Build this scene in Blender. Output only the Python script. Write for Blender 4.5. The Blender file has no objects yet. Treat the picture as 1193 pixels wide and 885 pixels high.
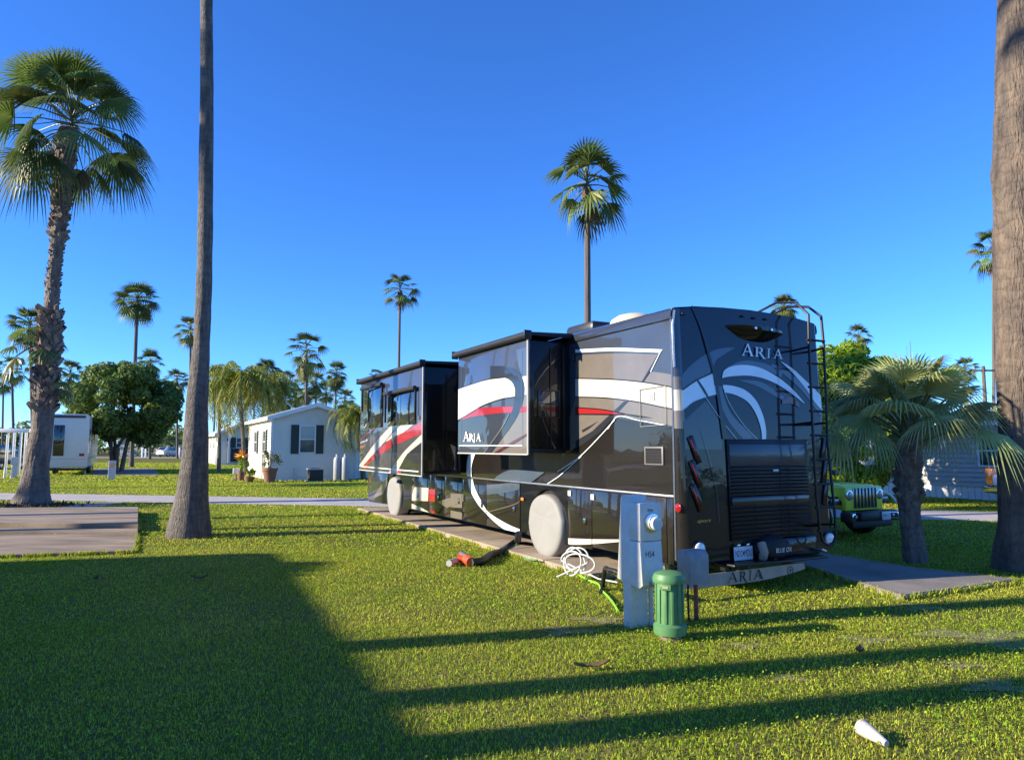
import bpy, bmesh, math, random
import numpy as np
from mathutils import Vector, Matrix, Quaternion
from mathutils.geometry import tessellate_polygon
random.seed(7)
RNG = np.random.default_rng(7)
scene = bpy.context.scene
COL = scene.collection
R = math.radians

# ------------------------------------------------------------------ camera frame
FPX, HZ, CAMH = 826.0, 520.0, 1.68
PITCH = math.atan((HZ - 442.5) / FPX)
CAM = Vector((0, 0, CAMH))
def ray(px, py):
    a = (px - 596.5) / FPX; b = (442.5 - py) / FPX
    return Vector((a, math.cos(PITCH) - b * math.sin(PITCH), math.sin(PITCH) + b * math.cos(PITCH)))
def gnd(px, py, z=0.0):
    r = ray(px, py); t = (z - CAMH) / r.z
    return CAM + r * t
def at(px, py, Y):
    r = ray(px, py); return CAM + r * (Y / r.y)
# the park's lots run at an angle: D along the motorhome, N its left side
YAW = math.atan(433.5 / math.hypot(FPX, HZ - 442.5))
D = Vector((-math.sin(YAW), math.cos(YAW), 0)); N = Vector((-math.cos(YAW), -math.sin(YAW), 0))
GRID_ROT = math.atan2(D.y, D.x)
_r = ray(785, 520); P0 = Vector((_r.x / _r.y * 8.22, 8.22, 0))
def side(px, py, e=0.0):                       # point of the coach's left wall (station, height)
    r = ray(px, py); o = P0 + N * e
    t = (o - CAM).dot(N) / r.dot(N); q = CAM + r * t - o
    return (q.dot(D), q.z)
def rear_s(z): return -0.13 + 0.10 * (z - 0.6) / 2.75
def rear(px, py, off=0.0):                     # point of the coach's tail (across, height)
    k = 0.10 / 2.75; nrm = D - Vector((0, 0, k))
    o = P0 + D * (rear_s(0.0) + off)
    r = ray(px, py); t = (o - CAM).dot(nrm) / r.dot(nrm); q = CAM + r * t - P0
    return (-q.dot(N), q.z)
def Zm(k, pts): return [(k[1] + x / k[0], k[2] + y / k[0]) for x, y in pts]

# ------------------------------------------------------------------ materials
MATS = {}
def mat(name, col, rough=0.6, metal=0.0, coat=0.0, var=0.0, scale=6.0, bump=0.0, bscale=40.0, island=0.0,
        transl=0.0, stretch=None, col2=None, spec=0.5, coatr=0.03, flake=0.0):
    if name in MATS: return MATS[name]
    m = bpy.data.materials.new(name); m.use_nodes = True
    nt = m.node_tree; b = nt.nodes['Principled BSDF']; L = nt.links.new
    b.inputs['Base Color'].default_value = (*col, 1); b.inputs['Roughness'].default_value = rough
    b.inputs['Metallic'].default_value = metal; b.inputs['Coat Weight'].default_value = coat
    b.inputs['Coat Roughness'].default_value = coatr; b.inputs['Specular IOR Level'].default_value = spec
    csock = None
    tc = nt.nodes.new('ShaderNodeTexCoord')
    vec = tc.outputs['Object']
    if stretch:
        mp = nt.nodes.new('ShaderNodeMapping'); mp.inputs['Scale'].default_value = stretch
        L(vec, mp.inputs['Vector']); vec = mp.outputs['Vector']
    if var > 0 or col2:
        nz = nt.nodes.new('ShaderNodeTexNoise'); nz.inputs['Scale'].default_value = scale
        nz.inputs['Detail'].default_value = 6; nz.inputs['Roughness'].default_value = 0.65
        L(vec, nz.inputs['Vector'])
        rp = nt.nodes.new('ShaderNodeValToRGB')
        c2 = col2 if col2 else tuple(c * (1 + var) for c in col)
        c1 = col if col2 else tuple(c * (1 - var) for c in col)
        rp.color_ramp.elements[0].position = 0.33; rp.color_ramp.elements[1].position = 0.67
        rp.color_ramp.elements[0].color = (*c1, 1); rp.color_ramp.elements[1].color = (*c2, 1)
        L(nz.outputs['Fac'], rp.inputs['Fac']); csock = rp.outputs['Color']
    if island > 0:
        g = nt.nodes.new('ShaderNodeNewGeometry')
        hs = nt.nodes.new('ShaderNodeHueSaturation')
        mr = nt.nodes.new('ShaderNodeMapRange'); mr.inputs['To Min'].default_value = 1 - island; mr.inputs['To Max'].default_value = 1 + island
        L(g.outputs['Random Per Island'], mr.inputs['Value']); L(mr.outputs['Result'], hs.inputs['Value'])
        m2 = nt.nodes.new('ShaderNodeMath'); m2.operation = 'MULTIPLY'; m2.inputs[1].default_value = 7.31
        fr = nt.nodes.new('ShaderNodeMath'); fr.operation = 'FRACT'
        mh = nt.nodes.new('ShaderNodeMapRange'); mh.inputs['To Min'].default_value = 0.5 - 0.035 * island * 2; mh.inputs['To Max'].default_value = 0.5 + 0.02
        L(g.outputs['Random Per Island'], m2.inputs[0]); L(m2.outputs[0], fr.inputs[0]); L(fr.outputs[0], mh.inputs['Value']); L(mh.outputs['Result'], hs.inputs['Hue'])
        if csock: L(csock, hs.inputs['Color'])
        else: hs.inputs['Color'].default_value = (*col, 1)
        csock = hs.outputs['Color']
    if csock: L(csock, b.inputs['Base Color'])
    if bump > 0:
        bz = nt.nodes.new('ShaderNodeTexNoise'); bz.inputs['Scale'].default_value = bscale; bz.inputs['Detail'].default_value = 5
        L(vec, bz.inputs['Vector'])
        bp = nt.nodes.new('ShaderNodeBump'); bp.inputs['Strength'].default_value = bump; bp.inputs['Distance'].default_value = 0.05 if 'bark' in name else 0.02
        L(bz.outputs['Fac'], bp.inputs['Height']); L(bp.outputs['Normal'], b.inputs['Normal'])
    if 'bark' in name:
        wv = nt.nodes.new('ShaderNodeTexWave'); wv.wave_type = 'BANDS'; wv.bands_direction = 'Z'; wv.inputs['Scale'].default_value = 1.7
        wv.inputs['Distortion'].default_value = 11.0; wv.inputs['Detail'].default_value = 4; wv.inputs['Detail Scale'].default_value = 2.2; L(tc.outputs['Object'], wv.inputs['Vector'])
        wr = nt.nodes.new('ShaderNodeValToRGB'); wr.color_ramp.elements[0].position = .05; wr.color_ramp.elements[1].position = .32
        wr.color_ramp.elements[0].color = (.80, .78, .77, 1); wr.color_ramp.elements[1].color = (1, 1, 1, 1); L(wv.outputs['Fac'], wr.inputs['Fac'])
        ml = nt.nodes.new('ShaderNodeMixRGB'); ml.blend_type = 'MULTIPLY'; ml.inputs['Fac'].default_value = 1; L(csock, ml.inputs['Color1']); L(wr.outputs['Color'], ml.inputs['Color2']); L(ml.outputs['Color'], b.inputs['Base Color'])
        b2 = nt.nodes.new('ShaderNodeBump'); b2.inputs['Strength'].default_value = .22; b2.inputs['Distance'].default_value = .03; L(wv.outputs['Fac'], b2.inputs['Height']); L(bp.outputs['Normal'], b2.inputs['Normal']); L(b2.outputs['Normal'], b.inputs['Normal'])
    if transl > 0:
        tr = nt.nodes.new('ShaderNodeBsdfTranslucent'); mx = nt.nodes.new('ShaderNodeMixShader')
        mx.inputs['Fac'].default_value = transl
        if csock: L(csock, tr.inputs['Color'])
        else: tr.inputs['Color'].default_value = (*col, 1)
        out = nt.nodes['Material Output']
        L(b.outputs['BSDF'], mx.inputs[1]); L(tr.outputs['BSDF'], mx.inputs[2]); L(mx.outputs['Shader'], out.inputs['Surface'])
    MATS[name] = m; return m

def paint(name, col, metal=0.3, rough=0.35):
    # clear-coated vehicle paint with faint orange peel and a film of dust
    m = mat(name, col, rough=rough, metal=metal, coat=1.0, coatr=0.025, var=0.10, scale=1.6)
    nt = m.node_tree; b = nt.nodes['Principled BSDF']; L = nt.links.new
    tc = nt.nodes.new('ShaderNodeTexCoord')
    nz = nt.nodes.new('ShaderNodeTexNoise'); nz.inputs['Scale'].default_value = 1.7; nz.inputs['Detail'].default_value = 2
    L(tc.outputs['Object'], nz.inputs['Vector'])
    bp = nt.nodes.new('ShaderNodeBump'); bp.inputs['Strength'].default_value = 0.10; bp.inputs['Distance'].default_value = 0.03
    L(nz.outputs['Fac'], bp.inputs['Height']); L(bp.outputs['Normal'], b.inputs['Coat Normal'])
    b.inputs['Specular IOR Level'].default_value = 0.15
    n2 = nt.nodes.new('ShaderNodeTexNoise'); n2.inputs['Scale'].default_value = 5; n2.inputs['Detail'].default_value = 8
    L(tc.outputs['Object'], n2.inputs['Vector'])
    mr = nt.nodes.new('ShaderNodeMapRange'); mr.inputs['To Min'].default_value = 0.005; mr.inputs['To Max'].default_value = 0.05
    mr.inputs['From Min'].default_value = 0.35; mr.inputs['From Max'].default_value = 0.75
    L(n2.outputs['Fac'], mr.inputs['Value']); L(mr.outputs['Result'], b.inputs['Coat Roughness'])
    return m

def glass_dark(name='dark_glass', col=(0.012, 0.015, 0.018)):
    return mat(name, col, rough=0.04, coat=1.0, coatr=0.01, spec=0.8)

# ------------------------------------------------------------------ mesh builder
class MB:
    def __init__(s): s.v = []; s.f = []; s.m = []; s.mats = []
    def mi(s, m):
        if m not in s.mats: s.mats.append(m)
        return s.mats.index(m)
    def add(s, vs, fs, m, M=None):
        o = len(s.v); i = s.mi(m)
        s.v += [tuple(M @ Vector(v)) if M else tuple(v) for v in vs]
        for f in fs: s.f.append(tuple(o + k for k in f)); s.m.append(i)
        return s
    def bm(s, bm, m, M=None):
        bm.verts.index_update()
        s.add([v.co.copy() for v in bm.verts], [[v.index for v in f.verts] for f in bm.faces], m, M); bm.free(); return s
    def box(s, c, size, m, bev=0.0, M=None, seg=2, rot=None):
        bm = bmesh.new(); bmesh.ops.create_cube(bm, size=1.0)
        for v in bm.verts: v.co = Vector((v.co.x * size[0], v.co.y * size[1], v.co.z * size[2]))
        if bev > 0: bmesh.ops.bevel(bm, geom=bm.edges[:], offset=bev, segments=seg, affect='EDGES', profile=0.5)
        T = Matrix.Translation(Vector(c))
        if rot: T = T @ rot
        return s.bm(bm, m, (M @ T) if M else T)
    def quad(s, a, b, c, d, m): return s.add([a, b, c, d], [(0, 1, 2, 3)], m)
    def prism(s, poly, y0, y1, m, M=None, bev=0.0):
        # polygon in (x,z) extruded along y
        bm = bmesh.new()
        vs = [bm.verts.new((x, y0, z)) for x, z in poly]
        f = bm.faces.new(vs)
        r = bmesh.ops.extrude_face_region(bm, geom=[f])
        for g in r['geom']:
            if isinstance(g, bmesh.types.BMVert): g.co.y = y1
        if bev > 0: bmesh.ops.bevel(bm, geom=bm.edges[:], offset=bev, segments=2, affect='EDGES', profile=0.5)
        bmesh.ops.triangulate(bm, faces=[f for f in bm.faces if len(f.verts) > 4])
        bmesh.ops.recalc_face_normals(bm, faces=bm.faces[:])
        return s.bm(bm, m, M)
    def tube(s, pts, rad, m, n=8, cap=True, M=None):
        pts = [Vector(p) for p in pts]; K = len(pts)
        if not hasattr(rad, '__len__'): rad = [rad] * K
        vs, fs = [], []; up = None
        for i, p in enumerate(pts):
            t = (pts[min(i + 1, K - 1)] - pts[max(i - 1, 0)]).normalized()
            if up is None: up = t.orthogonal().normalized()
            up = (up - t * up.dot(t))
            up = up.normalized() if up.length > 1e-6 else t.orthogonal().normalized()
            w = t.cross(up)
            for k in range(n):
                a = 2 * math.pi * k / n
                vs.append(p + (up * math.cos(a) + w * math.sin(a)) * rad[i])
        for i in range(K - 1):
            for k in range(n):
                fs.append((i * n + k, i * n + (k + 1) % n, (i + 1) * n + (k + 1) % n, (i + 1) * n + k))
        if cap: fs.append(tuple(range(n - 1, -1, -1))); fs.append(tuple((K - 1) * n + k for k in range(n)))
        return s.add(vs, fs, m, M)
    def lathe(s, prof, m, n=24, M=None, cap=True):
        # profile (r,z) turned about z
        vs, fs = [], []; K = len(prof)
        for r, z in prof:
            for k in range(n):
                a = 2 * math.pi * k / n; vs.append((r * math.cos(a), r * math.sin(a), z))
        for i in range(K - 1):
            for k in range(n): fs.append((i * n + k, i * n + (k + 1) % n, (i + 1) * n + (k + 1) % n, (i + 1) * n + k))
        if cap: fs.append(tuple(range(n - 1, -1, -1))); fs.append(tuple((K - 1) * n + k for k in range(n)))
        return s.add(vs, fs, m, M)
    def build(s, name, parent=None, smooth=True, angle=35):
        me = bpy.data.meshes.new(name); me.from_pydata(s.v, [], s.f)
        for m in s.mats: me.materials.append(m)
        me.polygons.foreach_set('material_index', s.m)
        me.update()
        if smooth:
            me.polygons.foreach_set('use_smooth', [True] * len(me.polygons)); me.set_sharp_from_angle(angle=R(angle))
        o = bpy.data.objects.new(name, me); COL.objects.link(o)
        if parent: o.parent = parent
        return o

def fast_mesh(name, V, F, m, parent=None):
    # V (n,3) array, F list of equal-size face index arrays
    me = bpy.data.meshes.new(name)
    me.vertices.add(len(V)); me.vertices.foreach_set('co', V.astype(np.float32).ravel())
    tot = sum(f.size for f in F); me.loops.add(tot)
    me.loops.foreach_set('vertex_index', np.concatenate([f.ravel() for f in F]).astype(np.int32))
    st = []; c = 0
    for f in F: st.append(c + np.arange(f.shape[0]) * f.shape[1]); c += f.size
    st = np.concatenate(st).astype(np.int32)
    me.polygons.add(len(st)); me.polygons.foreach_set('loop_start', st)
    me.materials.append(m); me.update(calc_edges=True)
    o = bpy.data.objects.new(name, me); COL.objects.link(o)
    if parent: o.parent = parent
    return o

def tag(o, label=None, cat=None, group=None, kind=None):
    if label: o['label'] = label
    if cat: o['category'] = cat
    if group: o['group'] = group
    if kind: o['kind'] = kind
    return o
def thing(name, label, cat, loc=(0, 0, 0), rz=0.0, group=None):
    o = bpy.data.objects.new(name, None); o.empty_display_size = 0.2; COL.objects.link(o)
    o.location = loc; o.rotation_euler = (0, 0, rz)
    return tag(o, label, cat, group)

def text_faces(txt, size=1.0, extrude=0.0):
    cu = bpy.data.curves.new('lettering', 'FONT'); cu.body = txt; cu.size = size; cu.extrude = extrude; cu.align_x = 'CENTER'; cu.align_y = 'CENTER'
    cu.resolution_u = 3
    o = bpy.data.objects.new('lettering', cu); COL.objects.link(o)
    dg = bpy.context.evaluated_depsgraph_get(); dg.update()
    me = o.evaluated_get(dg).to_mesh()
    vs = [v.co.copy() for v in me.vertices]; fs = [tuple(p.vertices) for p in me.polygons]
    bpy.data.objects.remove(o); bpy.data.curves.remove(cu)
    return vs, fs

def catmull(pts, n=24):
    P = [Vector((p[0], p[1])) for p in pts]
    if len(P) == 2: return [tuple(P[0].lerp(P[1], i / n)) for i in range(n + 1)]
    L = [0]
    for i in range(1, len(P)): L.append(L[-1] + (P[i] - P[i - 1]).length)
    out = []
    for k in range(n + 1):
        t = L[-1] * k / n; i = 0
        while i < len(P) - 2 and L[i + 1] < t: i += 1
        u = (t - L[i]) / max(L[i + 1] - L[i], 1e-9)
        p0 = P[i - 1] if i > 0 else P[i] * 2 - P[i + 1]; p1 = P[i]; p2 = P[i + 1]
        p3 = P[i + 2] if i + 2 < len(P) else P[i + 1] * 2 - P[i]
        q = 0.5 * ((2 * p1) + (p2 - p0) * u + (2 * p0 - 5 * p1 + 4 * p2 - p3) * u * u + (3 * p1 - p0 - 3 * p2 + p3) * u ** 3)
        out.append((q.x, q.y))
    return out
def clip(poly, rect):
    x0, x1, y0, y1 = rect
    def cut(pl, ins, inter):
        out = []
        for i in range(len(pl)):
            a, b = pl[i - 1], pl[i]; ia, ib = ins(a), ins(b)
            if ia != ib: out.append(inter(a, b))
            if ib: out.append(b)
        return out
    def lx(c): return lambda a, b: (c, a[1] + (b[1] - a[1]) * (c - a[0]) / (b[0] - a[0]))
    def ly(c): return lambda a, b: (a[0] + (b[0] - a[0]) * (c - a[1]) / (b[1] - a[1]), c)
    for ins, it in ((lambda p: p[0] >= x0, lx(x0)), (lambda p: p[0] <= x1, lx(x1)), (lambda p: p[1] >= y0, ly(y0)), (lambda p: p[1] <= y1, ly(y1))):
        poly = cut(poly, ins, it)
        if len(poly) < 3: return []
    return poly

class Art:
    """Painted graphics on a flat panel: layers in panel coordinates, each a hair above the one below."""
    def __init__(s): s.L = []
    def band(s, top, bot, m, n=28):
        a = catmull(top, n); b = catmull(bot, n)
        s.L.append((m, [[a[i], a[i + 1], b[i + 1], b[i]] for i in range(n)])); return s
    def poly(s, pts, m):
        vs = [Vector((p[0], p[1], 0)) for p in pts]
        s.L.append((m, [[pts[k] for k in t] for t in tessellate_polygon([vs])])); return s
    def line(s, pts, w, m, n=28):
        a = catmull(pts, n); qs = []
        nr = []
        for i in range(n + 1):
            p = Vector(a[max(i - 1, 0)]); q = Vector(a[min(i + 1, n)]); t = (q - p).normalized() if (q - p).length > 1e-9 else Vector((1, 0))
            nr.append(Vector((-t.y, t.x)) * w / 2)
        for i in range(n):
            qs.append([(a[i][0] + nr[i].x, a[i][1] + nr[i].y), (a[i + 1][0] + nr[i + 1].x, a[i + 1][1] + nr[i + 1].y), (a[i + 1][0] - nr[i + 1].x, a[i + 1][1] - nr[i + 1].y), (a[i][0] - nr[i].x, a[i][1] - nr[i].y)])
        s.L.append((m, qs)); return s
    def put(s, mb, rect, f, base=0.0, step=0.0008):
        for k, (m, polys) in enumerate(s.L):
            for pl in polys:
                c = clip(pl, rect)
                if len(c) >= 3:
                    vs = [f(x, y, base + step * (k + 1)) for x, y in c]
                    mb.add(vs, [tuple(range(len(vs)))], m)

# serif capitals, unit height, as convex pieces
def _arc(cx, cy, rx, ry, rx2, ry2, a0, a1, n=10):
    out = []
    for i in range(n):
        t0 = a0 + (a1 - a0) * i / n; t1 = a0 + (a1 - a0) * (i + 1) / n
        out.append([(cx + rx * math.cos(t0), cy + ry * math.sin(t0)), (cx + rx * math.cos(t1), cy + ry * math.sin(t1)), (cx + rx2 * math.cos(t1), cy + ry2 * math.sin(t1)), (cx + rx2 * math.cos(t0), cy + ry2 * math.sin(t0))])
    return out
GLYPH = {
 'A': [[(.07, 0), (.14, 0), (.50, .98), (.43, .98)], [(.41, 1.02), (.55, 1.02), (.97, 0), (.78, 0)], [(.24, .33), (.70, .33), (.67, .40), (.27, .40)],
       [(-.04, 0), (.26, 0), (.22, .05), (0, .05)], [(.66, 0), (1.07, 0), (1.02, .05), (.71, .05)]],
 'R': [[(.14, 0), (.32, 0), (.32, 1), (.14, 1)], [(.02, 0), (.44, 0), (.40, .05), (.06, .05)], [(.02, .95), (.2, .95), (.2, 1), (.02, 1)],
       [(.30, .92), (.45, .92), (.45, 1), (.30, 1)], [(.30, .44), (.45, .44), (.45, .52), (.30, .52)],
       [(.42, .46), (.58, .50), (1.08, -.10), (.86, -.10)], [(.84, -.14), (1.22, -.14), (1.12, -.07), (.9, -.07)]] + _arc(.45, .72, .33, .28, .15, .20, -math.pi / 2, math.pi / 2),
 'I': [[(.16, 0), (.34, 0), (.34, 1), (.16, 1)], [(.02, 0), (.48, 0), (.43, .05), (.07, .05)], [(.02, .95), (.48, .95), (.48, 1), (.02, 1)]],
}
def word_art(art, xy, m):
    """xy: list of (glyph, (x0,y0) baseline-left, (ex,ey) advance vector of unit width, (ux,uy) unit height)"""
    for g, o, e, u in xy:
        for pc in GLYPH[g]:
            art.L.append((m, [[(o[0] + e[0] * x + u[0] * y, o[1] + e[1] * x + u[1] * y) for x, y in pc]]))

# ------------------------------------------------------------------ palette
SLATE = paint('slate_paint', (0.052, 0.064, 0.088), 0.2)
DARK = paint('dark_paint', (0.014, 0.0115, 0.010), 0.0)
NAVY = paint('navy_paint', (0.003, 0.006, 0.020), 0.0)
NAVY.node_tree.nodes['Principled BSDF'].inputs['Coat Weight'].default_value = .62
TAUPE = paint('taupe_paint', (0.19, 0.165, 0.14), 0.25)
CREAM = paint('cream_paint', (0.55, 0.52, 0.44), 0.0)
PALE = paint('pale_grey_paint', (0.76, 0.86, 0.93), 0.0)
MIDG = paint('mid_grey_paint', (0.065, 0.09, 0.13), 0.0)
SMOKE = paint('smoke_paint', (0.030, 0.034, 0.042), 0.3)
REDP = paint('red_paint', (0.34, 0.014, 0.018), 0.0)
BLKP = paint('black_paint', (0.006, 0.006, 0.007), 0.0)
BLKP.node_tree.nodes['Principled BSDF'].inputs['Coat Weight'].default_value = .7
BLACK = mat('black_rubber', (0.012, 0.012, 0.013), 0.6, var=0.3, scale=8)
BLKMET = mat('black_metal', (0.02, 0.02, 0.022), 0.35, metal=0.5)
CHROME = mat('chrome', (0.72, 0.72, 0.74), 0.12, metal=1.0)
ALU = mat('brushed_metal', (0.42, 0.43, 0.45), 0.35, metal=0.9, var=0.15)
GLASS = glass_dark()
WHITE = mat('white_plastic', (0.78, 0.77, 0.74), 0.45, var=0.06)
ORANGE = mat('amber_lens', (0.85, 0.22, 0.02), 0.15, coat=1.0)
REDL = mat('red_lens', (0.26, 0.006, 0.01), 0.15, coat=.6)
LENS = mat('clear_lens', (0.80, 0.82, 0.84), 0.08, coat=1.0)

# ================================================================== THE SETTING
def pip(X, Y, poly):
    ins = np.zeros(len(X), bool); j = len(poly) - 1
    for i in range(len(poly)):
        xi, yi = poly[i][:2]; xj, yj = poly[j][:2]
        c = ((yi > Y) != (yj > Y)) & (X < (xj - xi) * (Y - yi) / (yj - yi + 1e-12) + xi)
        ins ^= c; j = i
    return ins

def ground_material():
    m = bpy.data.materials.new('lawn_soil'); m.use_nodes = True; nt = m.node_tree; L = nt.links.new; b = nt.nodes['Principled BSDF']
    tc = nt.nodes.new('ShaderNodeTexCoord')
    n1 = nt.nodes.new('ShaderNodeTexNoise'); n1.inputs['Scale'].default_value = 0.35; n1.inputs['Detail'].default_value = 8; n1.inputs['Roughness'].default_value = 0.7
    L(tc.outputs['Object'], n1.inputs['Vector'])
    r1 = nt.nodes.new('ShaderNodeValToRGB'); e = r1.color_ramp.elements
    e[0].position = 0.38; e[0].color = (0.085, 0.12, 0.018, 1); e[1].position = 0.62; e[1].color = (0.18, 0.18, 0.04, 1)
    L(n1.outputs['Fac'], r1.inputs['Fac'])
    n2 = nt.nodes.new('ShaderNodeTexNoise'); n2.inputs['Scale'].default_value = 9; n2.inputs['Detail'].default_value = 8; n2.inputs['Roughness'].default_value = 0.75
    L(tc.outputs['Object'], n2.inputs['Vector'])
    r2 = nt.nodes.new('ShaderNodeValToRGB'); e = r2.color_ramp.elements
    e[0].position = 0.4; e[0].color = (0, 0, 0, 1); e[1].position = 0.75; e[1].color = (1, 1, 1, 1)
    L(n2.outputs['Fac'], r2.inputs['Fac'])
    mx = nt.nodes.new('ShaderNodeMixRGB'); mx.inputs['Color2'].default_value = (0.24, 0.18, 0.08, 1)
    L(r2.outputs['Color'], mx.inputs['Fac']); L(r1.outputs['Color'], mx.inputs['Color1'])
    L(mx.outputs['Color'], b.inputs['Base Color']); b.inputs['Roughness'].default_value = 0.95; b.inputs['Specular IOR Level'].default_value = 0.1
    n3 = nt.nodes.new('ShaderNodeTexNoise'); n3.inputs['Scale'].default_value = 30; n3.inputs['Detail'].default_value = 6
    L(tc.outputs['Object'], n3.inputs['Vector'])
    bp = nt.nodes.new('ShaderNodeBump'); bp.inputs['Strength'].default_value = 0.9; bp.inputs['Distance'].default_value = 0.06
    L(n3.outputs['Fac'], bp.inputs['Height']); L(bp.outputs['Normal'], b.inputs['Normal'])
    return m
g = MB(); gm = ground_material()
S = 900.0
g.quad((-S, -S, 0), (S, -S, 0), (S, S, 0), (-S, S, 0), gm)
tag(g.build('lawn', smooth=False), kind='structure')

CONC = mat('concrete', (0.27, 0.215, 0.155), 0.85, col2=(0.44, 0.36, 0.27), scale=1.3, bump=0.35, bscale=60)
CONCD = mat('stained_concrete', (0.14, 0.125, 0.11), 0.8, col2=(0.30, 0.27, 0.235), scale=0.9, bump=0.35, bscale=50)
WOODC = mat('weathered_slab', (0.16, 0.12, 0.075), 0.8, col2=(0.42, 0.325, 0.22), scale=1.0, bump=0.3, bscale=40, stretch=(0.5, 2.2, 1))
ASPH = mat('road_asphalt', (0.40, 0.36, 0.325), 0.85, col2=(0.52, 0.475, 0.435), scale=1.2, bump=0.3, bscale=90)

def slab(name, pts, z0, z1, m, kind='structure', bev=0.012):
    bm = bmesh.new(); vs = [bm.verts.new((p[0], p[1], z0)) for p in pts]; f = bm.faces.new(vs)
    if f.normal.z > 0: pass
    r = bmesh.ops.extrude_face_region(bm, geom=[f])
    for q in r['geom']:
        if isinstance(q, bmesh.types.BMVert): q.co.z = z1
    bmesh.ops.recalc_face_normals(bm, faces=bm.faces[:])
    top = [e for e in bm.edges if all(abs(v.co.z - z1) < 1e-5 for v in e.verts)]
    bmesh.ops.bevel(bm, geom=top, offset=bev, segments=2, affect='EDGES')
    mb = MB(); mb.bm(bm, m); o = mb.build(name, smooth=False)
    return tag(o, kind=kind)

def strip_poly(c, w):
    L_, R_ = [], []
    for i in range(len(c)):
        a = Vector(c[max(i - 1, 0)]); b = Vector(c[min(i + 1, len(c) - 1)]); t = (b - a).normalized(); n = Vector((-t.y, t.x))
        L_.append(Vector(c[i]) + n * w / 2); R_.append(Vector(c[i]) - n * w / 2)
    return L_, R_
road_c = [(-120, 44), (-60, 32.5), (-17.2, 24.35), (-4.5, 21.7), (3, 19.9), (10.6, 17.7), (30, 11.6), (90, -8)]
rl, rr = strip_poly(road_c, 2.7)
mb = MB()
for i in range(len(rl) - 1): mb.quad((*rr[i], .006), (*rr[i + 1], .006), (*rl[i + 1], .006), (*rl[i], .006), ASPH)
tag(mb.build('park_road', smooth=False), kind='structure')
ROADPOLY = [tuple(p) for p in rl] + [tuple(p) for p in reversed(rr)]
far_c = [(-150, 118), (-80, 112), (-50, 108), (-20, 104)]
fl, fr_ = strip_poly(far_c, 6.0)
mb = MB()
for i in range(len(fl) - 1): mb.quad((*fr_[i], .006), (*fr_[i + 1], .006), (*fl[i + 1], .006), (*fl[i], .006), ASPH)
tag(mb.build('far_road', smooth=False), kind='structure')

def rvw(s, l, z=0.0): return P0 + D * s + N * l + Vector((0, 0, z))
# slab under the coach, with its open joints
PADS = []
s0 = 1.25
for k in range(9):
    s1 = s0 + 1.22
    pts = [rvw(s0, .32), rvw(s1 - .012, .32), rvw(s1 - .012, -2.7), rvw(s0, -2.7)]
    slab('coach_pad', pts, -0.05, 0.075, CONC); PADS.append([tuple(p[:2]) for p in pts]); s0 = s1
# patio slab right of the tail
pp = [gnd(1050, 693, .06), gnd(1188, 674, .06), gnd(1068, 660.5, .06), gnd(966, 644.5, .06)]
pa = [(p.x, p.y) for p in pp]
back = [rvw(6.0, -3.2), rvw(6.0, -2.74), rvw(0.6, -2.74)]
pa = [pa[0], pa[1], pa[2], pa[3], (back[0].x, back[0].y), (back[1].x, back[1].y), (back[2].x, back[2].y)]
slab('patio_slab', pa, -0.05, 0.06, CONCD); PADS.append(pa)
# left patio of two levels
def gp(px, py, z): q = gnd(px, py, z); return (q.x, q.y)
a1 = [gp(-160, 608.5, .17), gp(161, 610, .17), gp(161.5, 590, .17), gp(-160, 592, .17)]
slab('patio_slab', a1, -0.05, 0.17, WOODC)
a2 = [gp(-160, 652, .05), gp(157, 641, .05), gp(160.5, 622.5, .05), gp(-160, 621.5, .05)]
slab('patio_slab', a2, -0.05, 0.05, WOODC)
a5 = [gp(-160, 618.8, .09), gp(161, 619.2, .09), gp(161, 615.2, .09), gp(-160, 614.8, .09)]
slab('patio_step', a5, -0.05, 0.09, WOODC)
PADS += [a1, a2, a5]
a4 = [gp(60, 592, .02), gp(112, 590, .02), gp(150, 584, .02), gp(96, 585.5, .02)]
slab('concrete_path', a4, -0.05, 0.02, CONC); PADS.append(a4)
# far site pads
a3 = [gp(105, 553, .02), gp(186, 553, .02), gp(180, 545.5, .02), gp(112, 545.5, .02)]
slab('far_site_pad', a3, -0.05, 0.02, CONCD); PADS.append(a3)

# ------------------------------------------------------------------ grass
grass_m = mat('grass_blades', (0.25, 0.42, 0.018), 0.6, col2=(0.50, 0.53, 0.07), scale=0.55, island=0.55, transl=0.42, spec=0.05)
clover_m = mat('clover_leaves', (0.20, 0.38, 0.016), 0.5, col2=(0.34, 0.46, 0.03), scale=0.8, island=0.5, transl=0.35, spec=0.3)
RVFOOT = [tuple(p[:2]) for p in (rvw(1.0, .35), rvw(12.4, .35), rvw(12.4, -2.8), rvw(1.0, -2.8))]
def wedge_points(y0, y1, dens, spread=0.86):
    area = spread * (y1 * y1 - y0 * y0); n = int(area * dens)
    Y = np.sqrt(RNG.uniform(y0 * y0, y1 * y1, n)); X = RNG.uniform(-spread, spread, n) * Y
    return X, Y
def patch_noise(X, Y, k):
    v = np.zeros(len(X)); r = np.random.default_rng(k)
    for f in (0.35, 0.8, 1.7, 3.1):
        a = r.uniform(0, 6.28, 4)
        v += (np.sin(X * f * 2.1 + a[0]) * np.cos(Y * f * 1.7 + a[1]) + np.sin((X + Y) * f * 1.3 + a[2])) / (1 + f)
    return v
def keep_mask(X, Y):
    k = ~pip(X, Y, RVFOOT) & ~pip(X, Y, ROADPOLY)
    for p in PADS: k &= ~pip(X, Y, p)
    return k
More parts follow.
